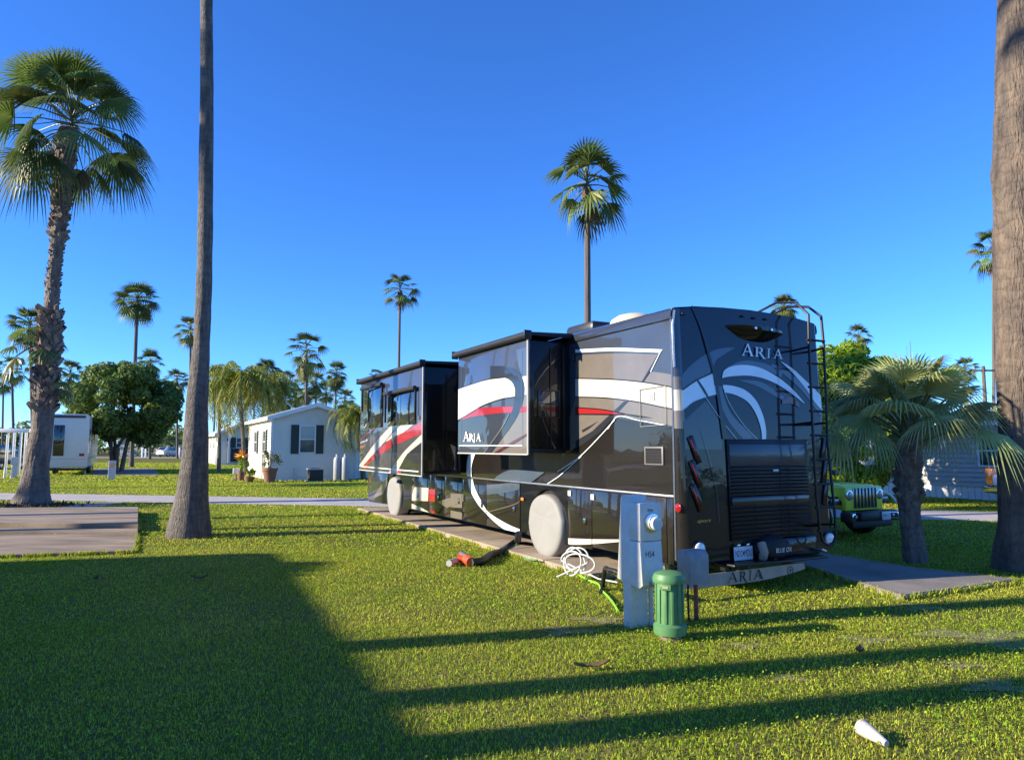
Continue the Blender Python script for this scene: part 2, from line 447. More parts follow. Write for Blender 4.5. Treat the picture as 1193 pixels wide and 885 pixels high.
def blades(X, Y, hmin, hmax, w):
    n = len(X); az = RNG.uniform(0, 6.283, n); h = RNG.uniform(hmin, hmax, n); lean = RNG.uniform(.1, .9, n) * h; la = RNG.uniform(0, 6.283, n)
    ww = w * RNG.uniform(.6, 1.3, n)
    dx = np.cos(az) * ww / 2; dy = np.sin(az) * ww / 2; lx = np.cos(la) * lean; ly = np.sin(la) * lean
    V = np.zeros((n, 5, 3))
    V[:, 0] = np.stack([X - dx, Y - dy, np.full(n, -.004)], 1); V[:, 1] = np.stack([X + dx, Y + dy, np.full(n, -.004)], 1)
    V[:, 2] = np.stack([X + dx * .85 + lx * .4, Y + dy * .85 + ly * .4, h * .6], 1); V[:, 3] = np.stack([X - dx * .85 + lx * .4, Y - dy * .85 + ly * .4, h * .6], 1)
    V[:, 4] = np.stack([X + lx, Y + ly, h * RNG.uniform(.75, 1.0, n)], 1)
    i = np.arange(n)[:, None] * 5
    return V.reshape(-1, 3), [i + np.array([[0, 1, 2, 3]]), i + np.array([[3, 2, 4]])]
def leaves(X, Y, zmin, zmax, r):
    n = len(X); az = RNG.uniform(0, 6.283, n); z = RNG.uniform(zmin, zmax, n); rr_ = r * RNG.uniform(.6, 1.35, n)
    tx = RNG.normal(0, .5, n); ty = RNG.normal(0, .5, n)
    V = np.zeros((n, 4, 3))
    for k, (ra, a) in enumerate(((1, 0), (.75, 1.5), (1, 3.14), (.75, 4.64))):
        ox = np.cos(az + a) * rr_ * ra; oy = np.sin(az + a) * rr_ * ra
        V[:, k] = np.stack([X + ox, Y + oy, np.maximum(z + ox * tx + oy * ty, .002)], 1)
    i = np.arange(n)[:, None] * 4
    return V.reshape(-1, 3), [i + np.array([[0, 1, 2, 3]])]
def join(parts):
    Vs, Fs, o = [], {}, 0
    for V, F in parts:
        for f in F: Fs.setdefault(f.shape[1], []).append(f + o)
        Vs.append(V); o += len(V)
    return np.concatenate(Vs), [np.concatenate(v) for v in Fs.values()]
bare = [(gnd(1150, 742), 0.6), (gnd(1010, 746), .28), (gnd(1120, 775), .2), (gnd(920, 790), .16), (gnd(1165, 800), .3), (gnd(740, 728), .28), (gnd(700, 722), .3), (gnd(870, 752), .22), (gnd(660, 735), .3), (gnd(1075, 708), .3)]
def thin(X, Y):
    k = np.ones(len(X), bool)
    for c, r in bare:
        d2 = ((X - c.x) ** 2 * .5 + (Y - c.y) ** 2 * 1.6) / (r * r)
        k &= ~(RNG.uniform(0, 1, len(X)) < .62 * np.exp(-d2 * 1.2))
    k &= RNG.uniform(0, 1, len(X)) > np.clip(.10 + .16 * patch_noise(X, Y, 5), 0, .6)
    return k
SOIL = mat('bare_soil', (.14, .15, .04), .95, col2=(.32, .26, .12), scale=9, bump=.8, bscale=60)
for k, (c, r) in enumerate(bare):
    q = MB(); n_ = 26; rg = random.Random(k); vs = [(0, 0, 0)]
    for i in range(n_):
        a = 6.283 * i / n_; rr_ = r * (.55 + .22 * math.sin(3 * a + k) + .16 * math.sin(7 * a + 2 * k) + rg.uniform(-.08, .08)); vs.append((math.cos(a) * rr_ * 1.35, math.sin(a) * rr_ * .8, 0))
    q.add(vs, [(0, i + 1, (i + 1) % n_ + 1) for i in range(n_)], SOIL); o = q.build('bare_soil', smooth=False); o.location = (c.x, c.y, .005); tag(o, kind='structure')
gp_, cp_ = [], []
for y0, y1, dens, hm, hx, w in ((3.0, 7, 4200, .012, .036, .0045), (7, 12, 2300, .012, .032, .0065), (12, 20, 650, .014, .038, .014), (20, 34, 210, .015, .042, .032), (34, 75, 36, .02, .05, .085)):
    X, Y = wedge_points(y0, y1, dens); k = keep_mask(X, Y) & thin(X, Y); gp_.append(blades(X[k], Y[k], hm, hx, w))
for y0, y1, dens, r in ((3.0, 7, 1300, .008), (7, 12, 450, .0105), (12, 20, 150, .02)):
    X, Y = wedge_points(y0, y1, dens); pn = patch_noise(X, Y, 9) + .35 * (X > .5) + .25 * (Y < 6)
    k = keep_mask(X, Y) & thin(X, Y) & (RNG.uniform(-.5, 1.0, len(X)) < pn); cp_.append(leaves(X[k], Y[k], .012, .05, r))
def fringe(a_, b_, n):
    a_ = Vector((a_[0], a_[1])); b_ = Vector((b_[0], b_[1])); u = RNG.random(n); o = RNG.normal(0, .022, n); t_ = (b_ - a_).normalized()
    keep = np.sin(u * 37 + a_.x) + np.sin(u * 91 + a_.y) > RNG.uniform(-1.9, .9, n)
    X = a_.x + (b_.x - a_.x) * u - t_.y * o; Y = a_.y + (b_.y - a_.y) * u + t_.x * o
    return blades(X[keep], Y[keep], .04, .10, .008)
gp_ += [fringe(rvw(1.2, .33), rvw(12.2, .33), 4200), fringe(rvw(1.24, .32), rvw(1.24, -2.6), 900), fringe(pa[0], pa[1], 1100), fringe(pa[0], pa[6], 1100), fringe(pa[1], pa[2], 700), fringe(pa[2], pa[3], 700), fringe(a2[0], a2[1], 2600), fringe(a2[1], a2[2], 600), fringe(a1[1], a1[2], 700)]
V, F = join(gp_); tag(fast_mesh('grass', V, F, grass_m), 'short patchy green lawn grass across the foreground', 'grass', kind='stuff')
V, F = join(cp_); tag(fast_mesh('clover', V, F, clover_m), 'leafy clover growing among the foreground grass', 'clover', kind='stuff')
# ================================================================== THE MOTORHOME
ARIA_LABEL = 'long dark motorhome with swooping cream, red and taupe graphics and two open slide rooms'
rv = thing('motorhome', ARIA_LABEL, 'motorhome', P0, GRID_ROT)
W = 2.50; LEN = 12.25; ZT = 3.16
k5 = (5.531, 660, 340); k6 = (4.213, 660, 490); k4 = (5.53, 520, 520); k2 = (6.808, 410, 490); k3 = (5.206, 520, 370); k7 = (4.916, 780, 340); k8 = (4.425, 780, 500)
def S_(k, pts, e=0.0): return [side(x, y, e) for x, y in Zm(k, pts)]
def R_(k, pts): return [rear(x, y) for x, y in Zm(k, pts)]

# --- graphics of the left wall behind the rear slide room
A = Art()
A.poly(S_(k5, [(-60, 900), (330, 812), (490, 838), (745, 878), (745, 1600), (-900, 1900), (-1500, 900)]), DARK)
A.poly([(-.2, 1.0), (12.4, 1.0), (12.4, 1.62), (2.0, 1.62), (2.0, 1.9), (-.2, 1.9)], DARK)
A.band(S_(k5, [(60, 408), (330, 395), (592, 402)]), S_(k5, [(60, 560), (300, 562), (488, 582)]), TAUPE)
A.band(S_(k5, [(545, 513), (640, 525), (765, 548)]), S_(k5, [(498, 582), (640, 607), (765, 630)]), TAUPE)
A.band(S_(k5, [(60, 680), (250, 682), (450, 706), (765, 765)]), S_(k5, [(-40, 1010), (150, 930), (330, 806), (765, 878)]), TAUPE)
A.poly(S_(k6, [(-20, -20), (196, -20), (74, 108), (-20, 180)]), TAUPE)
A.poly(S_(k5, [(372, 705), (405, 702), (215, 905), (60, 1015), (60, 960), (170, 895)]), SMOKE)
A.poly(S_(k5, [(100, 890), (208, 832), (150, 880), (108, 905)]), SMOKE)
A.band(S_(k5, [(60, 556), (300, 563), (490, 580), (640, 605), (765, 628)]), S_(k5, [(60, 673), (250, 680), (450, 705), (640, 743), (765, 764)]), CREAM)
A.band(S_(k5, [(60, 372), (300, 361), (622, 371)]), S_(k5, [(60, 391), (300, 382), (606, 391)]), PALE)
A.poly(S_(k5, [(592, 402), (604, 402), (500, 580), (486, 580)]), SMOKE)
A.line(S_(k5, [(612, 378), (545, 514)]), .012, PALE)
A.band(S_(k5, [(60, 746), (230, 760), (300, 770), (375, 787)]), S_(k5, [(60, 781), (230, 784), (300, 787), (375, 788)]), REDP)
A.band(S_(k5, [(375, 783), (470, 795), (560, 812)]), S_(k5, [(375, 790), (470, 808), (560, 812)]), DARK)
for ln in ([(60, 556), (300, 563), (490, 580), (640, 605), (765, 628)], [(60, 676), (250, 682), (450, 706), (640, 745), (765, 765)], [(60, 744), (230, 757), (375, 784)], [(60, 787), (300, 789), (375, 789)]):
    A.line(S_(k5, ln), .014, BLKP)
A.line(S_(k5, [(270, 884), (338, 802), (470, 826), (640, 857)]), .010, PALE)
A.line(S_(k6, [(241, -5), (160, 85), (74, 172), (30, 205), (-40, 250)]), .012, PALE)
A.line(S_(k4, [(875, 62), (750, 175), (700, 212), (640, 250)]), .012, PALE)
# arc beneath the slide room
ARC_O = [(160, 20), (146, 60), (136, 130), (140, 210), (160, 290), (205, 370), (255, 427), (330, 500), (420, 557), (518, 582)]
ARC_I = [(205, 20), (186, 60), (167, 130), (170, 200), (186, 270), (228, 352), (272, 420), (380, 490), (470, 530), (518, 537)]
A.band(S_(k4, ARC_O), S_(k4, ARC_I), PALE, 40)
A.band(S_(k4, [(250, 262), (400, 155), (640, 165)]), S_(k4, [(290, 270), (430, 262), (540, 240)]), MIDG)  # grey band is a reflection painted into the wall art

LOW = Art()
LOW.band(S_(k4, ARC_O), S_(k4, ARC_I), PALE, 40)
LOW.band(S_(k4, [(262, 245), (420, 235), (560, 228)]), S_(k4, [(262, 310), (420, 290), (520, 250)]), MIDG)  # lower part of the painted reflection, carried onto the bay doors
LOW.line(S_(k4, [(640, 250), (500, 335), (440, 372), (330, 405), (250, 425)]), .011, TAUPE)
LOW.band(S_(k6, [(-60, 572), (0, 575), (130, 580), (300, 582)]), S_(k6, [(-60, 603), (0, 606), (100, 606), (300, 590)]), CREAM)
LOW.poly(S_(k4, [(30, 300), (105, 305), (105, 395), (30, 390)]), TAUPE)
LOW.poly(S_(k4, [(30, 410), (105, 425), (105, 470), (30, 455)]), TAUPE)
LOW.poly(S_(k2, [(500, 525), (612, 530), (606, 636), (460, 632)]), CREAM)
LOW.poly(S_(k2, [(614, 540), (668, 545), (664, 640), (606, 636)]), REDP)
LOW.poly(S_(k2, [(455, 645), (470, 652), (560, 690), (650, 745), (450, 705)]), CREAM)
LOW.poly(S_(k2, [(630, 700), (705, 745), (700, 765), (640, 750)]), REDP)
LOW.poly(S_(k2, [(365, 500), (500, 520), (445, 705), (365, 690)]), TAUPE)
LOW.poly(S_(k2, [(680, 640), (890, 580), (890, 640), (760, 690)]), TAUPE)
LOW.poly(S_(k2, [(230, 520), (300, 420), (345, 420), (300, 470), (250, 580), (165, 620)]), TAUPE)

def wall(s, z, off): return (s, off, z)
# --- body shell
b = MB()
def arch(cs, cz, r, z0, n=14):
    a0 = math.asin((z0 - cz) / r) if abs(z0 - cz) < r else -0.5
    return [(cs + r * math.cos(a0 + (math.pi - 2 * a0) * i / n), cz + r * math.sin(a0 + (math.pi - 2 * a0) * i / n)) for i in range(n + 1)]
RW, FW = 2.90, 10.05
b.add([(0, 0, 1.10), (LEN, 0, 1.10), (LEN, 0, ZT), (0, 0, ZT)], [(3, 2, 1, 0)], SLATE)
A.put(b, (0, LEN, 1.125, ZT - .02), wall)
# skirt sheet with wheel openings (behind the bay doors)
out = [(0.0, .385), (RW - .56, .31)] + [p for p in reversed(arch(RW, .50, .57, .30))][0:0]
ra = arch(RW, .50, .54, .30); fa = arch(FW, .50, .54, .27)
outline = [(0.0, .385)] + list(reversed(ra)) + list(reversed(fa)) + [(LEN, .22), (LEN, 1.10), (0.0, 1.10)]
# arcs must run rear to front
outline = [(0.0, .385)] + sorted(ra[:1] + ra[-1:], key=lambda p: p[0])[:1] + list(reversed(ra))[1:-1] + sorted(ra[:1] + ra[-1:], key=lambda p: p[0])[1:] \
        + sorted(fa[:1] + fa[-1:], key=lambda p: p[0])[:1] + list(reversed(fa))[1:-1] + sorted(fa[:1] + fa[-1:], key=lambda p: p[0])[1:] + [(LEN, .22), (LEN, 1.10), (0.0, 1.10)]
tri = tessellate_polygon([[Vector((x, z, 0)) for x, z in outline]])
for yy in (-.006, -W + .006):
    b.add([(x, yy, z) for x, z in outline], [t for t in tri], BLKP)
# wheel wells, underside
for c in (RW, FW):
    for yo, yi in ((-.006, -.55), (-W + .006, -W + .55)):
        ar = arch(c, .50, .54, .28)
        vs = [(x, yo, z) for x, z in ar] + [(x, yi, z) for x, z in ar]; K = len(ar)
        b.add(vs, [(i, i + 1, K + i + 1, K + i) for i in range(K - 1)], BLACK)
b.add([(0.2, -.3, .42), (LEN, -.3, .42), (LEN, -W + .3, .42), (0.2, -W + .3, .42)], [(0, 1, 2, 3)], BLACK)
# right wall
b.add([(0, -W, 1.10), (LEN, -W, 1.10), (LEN, -W + .06, ZT), (0, -W + .06, ZT)], [(0, 1, 2, 3)], SLATE)
b.add([(0, -W - .004, 2.05), (LEN, -W - .004, 2.05), (LEN, -W + .004, 2.32), (0, -W + .004, 2.32)], [(0, 1, 2, 3)], CREAM)
# roof: rounded rail and crown
sec = [(0.0, ZT), (.022, ZT + .015), (.026, ZT + .06), (.012, ZT + .115), (-.04, ZT + .15), (-.35, ZT + .19), (-.8, ZT + .215), (-1.25, ZT + .225)]
sec = sec + [(-W + .06 - y, z) if i else (-W + .06, z) for i, (y, z) in enumerate(sec[:-1])][::-1]
vs = []; stn = [-.02, 3, 6, 9, LEN - .3, LEN - .05]
for i, s in enumerate(stn): vs += [(s, y, z - (.06 if i == len(stn) - 1 else 0)) for y, z in sec]
K = len(sec); fs = [(i * K + j, (i + 1) * K + j, (i + 1) * K + j + 1, i * K + j + 1) for i in range(len(stn) - 1) for j in range(K - 1)]
ROOFM = mat('roof_membrane', (0.16, 0.17, 0.19), 0.45, coat=.4)
b.add(vs, [f for q, f in enumerate(fs)], paint('roof_rail_paint', (0.05, 0.055, 0.07), .5))
# tail: flat tilted panel + rounded corners
def tail(u, z, off): return (rear_s(z) - off, -u, z)
UL, UR = .10, W - .10
def top_z(u): t = (u - W / 2) / (W / 2); return ZT + .215 - .075 * t * t - .02 * abs(t) ** 6
ntop = 16
top = [(UL + (UR - UL) * i / ntop, top_z(UL + (UR - UL) * i / ntop)) for i in range(ntop + 1)]
outl = [(UL, .37), (UR, .37)] + top[::-1]
tri = tessellate_polygon([[Vector((x, z, 0)) for x, z in outl]])
b.add([tail(u, z, 0) for u, z in outl], [t for t in tri], NAVY)
# joint between tail top and roof
vs = [tail(u, z, 0) for u, z in top] + [(-.02, -u, top_z(u) + .004) for u, z in top]
b.add(vs, [(i, i + 1, ntop + 2 + i, ntop + 1 + i) for i in range(ntop)], NAVY)
zc = [.37] + [side(785, 340 + y / 5.531)[1] for y in (880, 764, 629, 545)] + [ZT + .14]
cm = [DARK, TAUPE, CREAM, TAUPE, SLATE]
def corner(sgn):
    for i in range(5):
        for sub in range(4):
            za = zc[i] + (zc[i + 1] - zc[i]) * sub / 4; zb = zc[i] + (zc[i + 1] - zc[i]) * (sub + 1) / 4
            rows = []
            for z in (za, zb):
                ss = rear_s(z); row = []
                tp = .06 * max(0, (z - 1.1) / 2.06) if sgn < 0 else 0
                for j in range(7):
                    a = math.pi / 2 * j / 6
                    x = ss + (0 - ss) * (1 - math.sin(a)); l = UL - UL * math.cos(a)
                    l = l if sgn > 0 else None
                    u = (UL - UL * math.cos(a)) if sgn > 0 else (W - tp - (UL - tp) * (1 - math.cos(a)))
                    row.append((x, -u, z))
                rows.append(row)
            for j in range(6):
                q = [rows[0][j], rows[0][j + 1], rows[1][j + 1], rows[1][j]]
                b.add(q, [(0, 1, 2, 3)], cm[i])
corner(1); corner(-1)
# corner seam trim between wall and tail cap
b.tube([(.0, .003, .39), (.0, .003, 3.2)], .012, ALU, n=6)
b.tube([(-.045, -.012, 3.27), (-.02, -.004, 3.1), (-.03, -.006, 2.6)], .014, ALU, n=6)
# --- tail graphics
T = Art()
T.poly([(UL, .37), (UR, .37), (UR, 1.76), (UL, 1.76)], BLKP)
T.poly(R_(k7, [(60, 760), (210, 620), (300, 760), (300, 900), (60, 900)]), SMOKE)
T.band(R_(k7, [(55, 500), (110, 430), (200, 362), (285, 325), (372, 318)]), R_(k7, [(55, 575), (150, 505), (240, 455), (268, 390), (372, 320)]), MIDG)
T.band(R_(k7, [(265, 540), (290, 640), (340, 745), (420, 842)]), R_(k7, [(300, 540), (318, 620), (370, 720), (505, 842)]), MIDG)
T.band(R_(k7, [(330, 430), (420, 395), (540, 408), (650, 455)]), R_(k7, [(330, 438), (420, 418), (530, 438), (640, 490)]), MIDG)
T.band(R_(k7, [(400, 503), (520, 515), (640, 580), (735, 640)]), R_(k7, [(400, 507), (500, 540), (620, 605), (735, 655)]), MIDG)
T.band(R_(k7, [(580, 410), (650, 440), (760, 520), (880, 640)]), R_(k7, [(580, 420), (650, 470), (760, 570), (880, 730)]), MIDG)
T.band(R_(k7, [(50, 578), (80, 556), (150, 508), (247, 462)]), R_(k7, [(50, 690), (85, 672), (150, 625), (262, 592)]), PALE)
T.band(R_(k7, [(195, 532), (250, 532), (268, 545), (278, 560)]), R_(k7, [(195, 612), (230, 598), (258, 588), (280, 582)]), PALE)
T.band(R_(k7, [(298, 492), (312, 448), (370, 422), (450, 420), (530, 440), (620, 490), (700, 555), (768, 632)]), R_(k7, [(300, 493), (330, 486), (390, 480), (460, 480), (540, 497), (620, 532), (700, 585), (770, 640)]), PALE, 36)
T.band(R_(k7, [(303, 532), (360, 538), (430, 562), (490, 618), (530, 700), (549, 780), (550, 842)]), R_(k7, [(312, 575), (370, 588), (440, 625), (488, 690), (515, 760), (525, 810), (526, 842)]), PALE, 36)
T.band(R_(k7, [(634, 397), (700, 438), (770, 502), (840, 568), (885, 622)]), R_(k7, [(634, 399), (700, 462), (770, 545), (830, 632), (885, 695)]), PALE)
T.band(R_(k7, [(148, 500), (185, 560), (215, 610)]), R_(k7, [(158, 498), (200, 560), (225, 608)]), NAVY, 8)
T.band(R_(k7, [(560, 528), (640, 570), (700, 620)]), R_(k7, [(560, 532), (640, 582), (700, 634)]), paint('dark_red_paint', (.10, .012, .018), .2), 10)
T.band(R_(k7, [(640, 620), (690, 600), (740, 640)]), R_(k7, [(640, 640), (690, 640), (740, 660)]), paint('dark_red_paint', (.10, .012, .018), .2), 10)
for ln in ([(50, 578), (80, 556), (150, 508), (247, 462)], [(50, 690), (85, 672), (150, 625), (280, 584)]): T.line(R_(k7, ln), .012, BLKP)
T.line(R_(k7, [(300, 540), (340, 640), (420, 760), (500, 842)]), .005, PALE)
T.line(R_(k7, [(200, 600), (290, 730), (380, 842)]), .005, PALE)
T.band(R_(k7, [(120, 80), (170, 200), (215, 360), (255, 520), (300, 842)]), R_(k7, [(128, 80), (180, 200), (225, 350), (270, 520), (330, 842)]), BLKP)
T.line(R_(k8, [(160, 0), (185, 90), (215, 200), (240, 330), (252, 480)]), .006, MIDG)
dk = [(405, 365), (478, 370), (545, 377), (582, 383)]
word_art(T, [(g, rear(*Zm(k7, [o])[0]), tuple(Vector(rear(*Zm(k7, [(o[0] + w, o[1] + sl)])[0])) - Vector(rear(*Zm(k7, [o])[0]))), tuple(Vector(rear(*Zm(k7, [(o[0] + 2, o[1] - h)])[0])) - Vector(rear(*Zm(k7, [o])[0]))))
    for g, o, w, h, sl in (('A', (408, 364), 66, 68, 6), ('R', (480, 370), 54, 54, 6), ('I', (546, 378), 36, 52, 3), ('A', (583, 381), 50, 52, 5))], PALE)
T.put(b, (UL - .02, UR + .02, .37, 3.36), tail)
body = b.build('body', rv, angle=40)

def part(name, mb, parent=None, label=None, **k):
    o = mb.build(name, parent or rv, **k)
    if label: o['label'] = label
    return o
# belt trim
m_ = MB(); m_.box((LEN / 2, .008, 1.108), (LEN - .02, .02, .028), ALU, .006); part('belt_trim', m_)
# --- bay doors along the skirt
edges = [side(x, 600)[0] for x in (777, 690, 662)] + [None] + [side(x, 600)[0] for x in (606, 567, 539, 518, 500, 480)]
def bay(sa, sb, hx, parts_lab=None):
    za = .30 if sb < 9 else .27
    if sb < 2: za = .335
    q = MB(); s_lo, s_hi = sa + .006, sb - .006
    q.box(((s_lo + s_hi) / 2, .0005, (za + 1.085) / 2), (s_hi - s_lo, .011, 1.085 - za), DARK, .004)
    LOW.put(q, (s_lo + .003, s_hi - .003, za + .003, 1.082), wall, base=.0062)
    o = part('bay_door', q)
    if hx is not None:
        hs, hz = hx; h = MB()
        h.box((hs, .012, hz), (.085, .012, .11), BLKMET, .006); h.box((hs, .02, hz), (.05, .012, .07), CHROME, .006)
        h.build('door_handle', o)
    return o
bay(edges[0], edges[1], side(*Zm(k6, [(455, 550)])[0])); bay(edges[1], edges[2], side(*Zm(k6, [(93, 490)])[0])); bay(.03, edges[0], None)
for i, hp in zip(range(4, 9), ((440, 402), (232, 372), (85, 350), None, None)):
    sa, sb = edges[i], edges[i + 1]
    if hp: bay(sa, sb, side(*Zm(k4, [hp])[0]))
    else: bay(sa, sb, side(*Zm(k2, [((690, 607) if i == 7 else (525, 590))])[0]))
q = MB()   # fender panel ahead of the front wheel
q.box(((FW + .6 + LEN) / 2, .0005, .68), (LEN - FW - .6, .011, .80), SMOKE, .004); LOW.put(q, (FW + .6, LEN, .28, 1.08), wall, base=.0062); part('fender_panel', q)
q = MB()
for x, y in ((18, 355), (131, 374)): s, z = side(*Zm(k6, [(x, y)])[0]); q = MB(); q.box((s, .012, z), (.075, .012, .075), WHITE, .004); part('white_vent_cap', q)
q = MB(); s, z = side(*Zm(k4, [(495, 338)])[0]); q.box((s, .014, z), (.09, .02, .05), ORANGE, .008); part('amber_marker_light', q)
q = MB(); s, z = side(*Zm(k6, [(556, 428)])[0]); q.lathe([(.05, 0), (.05, .012), (.03, .02)], REDL, 16, Matrix.Translation((s + .02, -.0, z)) @ Matrix.Rotation(-math.pi / 2, 4, 'X')); part('red_marker_light', q)
# vents and hatches on the left wall
q = MB(); pts = [side(*p) for p in Zm(k6, [(388, 127), (480, 127), (480, 218), (388, 215)])]
cs = sum(p[0] for p in pts) / 4; cz = sum(p[1] for p in pts) / 4; w_ = abs(pts[0][0] - pts[1][0]); h_ = abs(pts[0][1] - pts[3][1])
q.box((cs, .012, cz), (w_, .016, h_), mat('vent_frame', (.17, .165, .16), .45), .004)
for i in range(11): q.box((cs, .024, cz - h_ * .40 + h_ * .8 * i / 10), (w_ * .82, .012, .006), BLKMET)
q.box((cs, .0215, cz), (w_ * .84, .003, h_ * .84), BLACK)
part('furnace_vent', q)
q = MB(); pts = [side(*p) for p in Zm(k5, [(498, 645), (572, 640), (572, 708), (498, 702)])]
cs = sum(p[0] for p in pts) / 4; cz = sum(p[1] for p in pts) / 4; w_ = abs(pts[0][0] - pts[1][0]); h_ = abs(pts[0][1] - pts[3][1])
q.box((cs, .016, cz), (w_, .012, h_), WHITE, .004)
for i in range(6): q.box((cs - w_ * .4 + w_ * .8 * i / 5, .0245, cz), (.012, .006, h_ * .8), ALU)
part('refrigerator_vent', q)
q = MB(); c = S_(k5, [(480, 630), (645, 605), (648, 855), (485, 868)]); q_ = [(p[0], .018, p[1]) for p in c]
q.tube(q_ + [q_[0]], .006, mat('hatch_seam', (.3, .28, .25), .5), n=5); part('access_hatch', q)
# dark windshield-height side glass and window right side
q = MB(); q.box((9.0, -W - .002, 2.45), (2.4, .02, .8), GLASS, .008); part('curb_side_window', q); q = MB(); q.box((4, -W - .002, 2.45), (1.6, .02, .7), GLASS, .008); part('curb_side_window', q)
# front cap
q = MB()
prof = [(LEN - .001, .25), (LEN + .22, .3), (LEN + .32, 1.2), (LEN + .25, 2.2), (LEN + .06, 3.1), (LEN - .05, ZT + .1), (LEN - .06, ZT)]
q.prism(prof, -W + .03, -.03, DARK, bev=.02); part('front_cap', q)
q = MB(); q.prism([(LEN + .325, 1.35), (LEN + .335, 1.35), (LEN + .19, 2.75), (LEN + .175, 2.75)], -W + .2, -.2, GLASS); part('windshield', q)
# wheels
def wheel(r=.50, w=.28, mt=BLACK, mr=ALU, parent=None, loc=(0, 0, 0), hub=None, rim_r=None):
    o = bpy.data.objects.new('wheel', None); COL.objects.link(o); o.parent = parent; o.location = loc; o.empty_display_size = .1
    rr0 = rim_r or r * .58
    M = Matrix.Rotation(-math.pi / 2, 4, 'X')
    t = MB(); t.lathe([(rr0, -w / 2 + .02), (r * .88, -w / 2), (r * .97, -w / 2 + .03), (r, -w / 2 + .06), (r, w / 2 - .06), (r * .97, w / 2 - .03), (r * .88, w / 2), (rr0, w / 2 - .02), (rr0, -w / 2 + .02)], mt, 28, M, cap=False)
    t.build('tyre', o)
    t = MB(); t.lathe([(rr0, -w / 2 + .02), (rr0 * .98, -w * .2), (rr0 * .5, 0), (rr0 * .3, .02), (rr0 * .5, .0), (rr0 * .98, w * .2), (rr0, w / 2 - .02)], mr, 24, M)
    t.build('rim', o)
    return o
for c, l in ((FW, -.20), (FW, -W + .2), (RW, -.2), (RW, -W + .2)): wheel(.5, .30, parent=rv, loc=(c, l, .575))
# grab hook by the slide, jack legs
q = MB(); q.box((.62, -.35, .24), (.09, .09, .3), ALU, .01); q.box((.62, -.35, .085), (.26, .26, .02), BLKMET, .004); part('leveling_jack', q)

# --- slide rooms
TOPPER = mat('topper_vinyl', (0.016, 0.017, 0.02), 0.55, var=.2)
def slide_room(s0, s1, e, z0, z1, art, glass):
    r = bpy.data.objects.new('slide_room', None); COL.objects.link(r); r.parent = rv; r.empty_display_size = .2
    q = MB(); q.box(((s0 + s1) / 2, (e - .03) / 2, (z0 + z1) / 2 + .02), (s1 - s0 - .12, e - .03, z1 - z0 - .06), BLKP, .01)
    q.box((s0 + .05, e * .52, z0 + .05), (.03, e * .8, .05), BLKMET, .006)
    q.box((s0 + .052, e * .45, (z0 + z1) / 2), (.012, .02, (z1 - z0) * .86), BLKMET)
    q.box((s0 + .052, e * .16, (z0 + z1) / 2), (.03, .03, (z1 - z0) * .9), BLKMET)
    q.build('slide_box', r)
    q = MB(); q.box(((s0 + s1) / 2, e - .022, (z0 + z1) / 2), (s1 - s0, .044, z1 - z0), SLATE, .012)
    art.put(q, (s0 + .013, s1 - .013, z0 + .013, z1 - .013), lambda s, z, o_: (s, o_, z), base=e + .0005)
    q.tube([(s0 + .002, e - .004, z0), (s0 + .002, e - .004, z1)], .014, mat('edge_trim', (.55, .53, .5), .4), n=6)
    q.tube([(s0, e - .004, z0 + .002), (s1, e - .004, z0 + .002)], .012, mat('edge_trim', (.55, .53, .5), .4), n=6)
    q.build('slide_face', r)
    q = MB(); zz = z1 + .035
    q.tube([(s0 - .06, e + .04, zz), (s1 + .06, e + .04, zz)], .052, TOPPER, n=12)
    for s in (s0 - .07, s1 + .07): q.box((s, e + .035, zz), (.025, .12, .13), BLKMET, .01); q.box((s, e / 2, zz + .03), (.02, e, .02), BLKMET)
    q.add([(s0 - .05, e + .05, zz + .045), (s1 + .05, e + .05, zz + .045), (s1 + .05, .01, zz + .07), (s0 - .05, .01, zz + .07)], [(0, 1, 2, 3)], TOPPER)
    q.add([(s0 - .05, e + .05, zz + .035), (s1 + .05, e + .05, zz + .035), (s1 + .05, .01, zz + .06), (s0 - .05, .01, zz + .06)], [(3, 2, 1, 0)], TOPPER)
    q.add([(s0 - .05, e, zz), (s0 - .05, .01, zz), (s0 - .05, .01, zz + .065), (s0 - .05, e, zz + .04)], [(0, 1, 2, 3)], TOPPER)
    q.build('slide_topper', r)
    return r
E1 = .73
F1 = lambda pts: S_(k3, pts, E1)
a = Art()
a.band(F1([(60, 640), (140, 580), (200, 548), (300, 540), (410, 535)]), F1([(60, 840), (200, 840), (300, 830), (360, 740), (400, 600)]), paint('graphite_paint', (.045, .048, .055), .35))
a.poly(F1([(250, 840), (330, 740), (390, 660), (440, 575), (500, 570), (500, 840)]), TAUPE)
a.poly(F1([(425, 195), (500, 175), (500, 352), (465, 352), (440, 300)]), MIDG)
a.poly(F1([(462, 472), (500, 470), (500, 545), (440, 545)]), TAUPE)
a.band(F1([(60, 436), (150, 405), (250, 375), (350, 362), (395, 385), (418, 425)]), F1([(60, 632), (75, 620), (150, 578), (220, 535), (330, 495), (418, 480)]), CREAM, 36)
a.poly(F1([(462, 355), (500, 353), (500, 466), (468, 468)]), CREAM)
a.band(F1([(85, 617), (140, 578), (200, 549), (300, 541), (500, 538)]), F1([(105, 617), (150, 603), (230, 590), (330, 578), (500, 570)]), REDP)
a.band(F1([(268, 292), (360, 295), (430, 320), (466, 372), (478, 440), (462, 525), (430, 600), (385, 672), (330, 745), (268, 830)]), F1([(268, 372), (345, 363), (395, 385), (418, 430), (420, 480), (402, 560), (365, 640), (310, 725), (262, 785), (215, 830)]), SMOKE, 44)
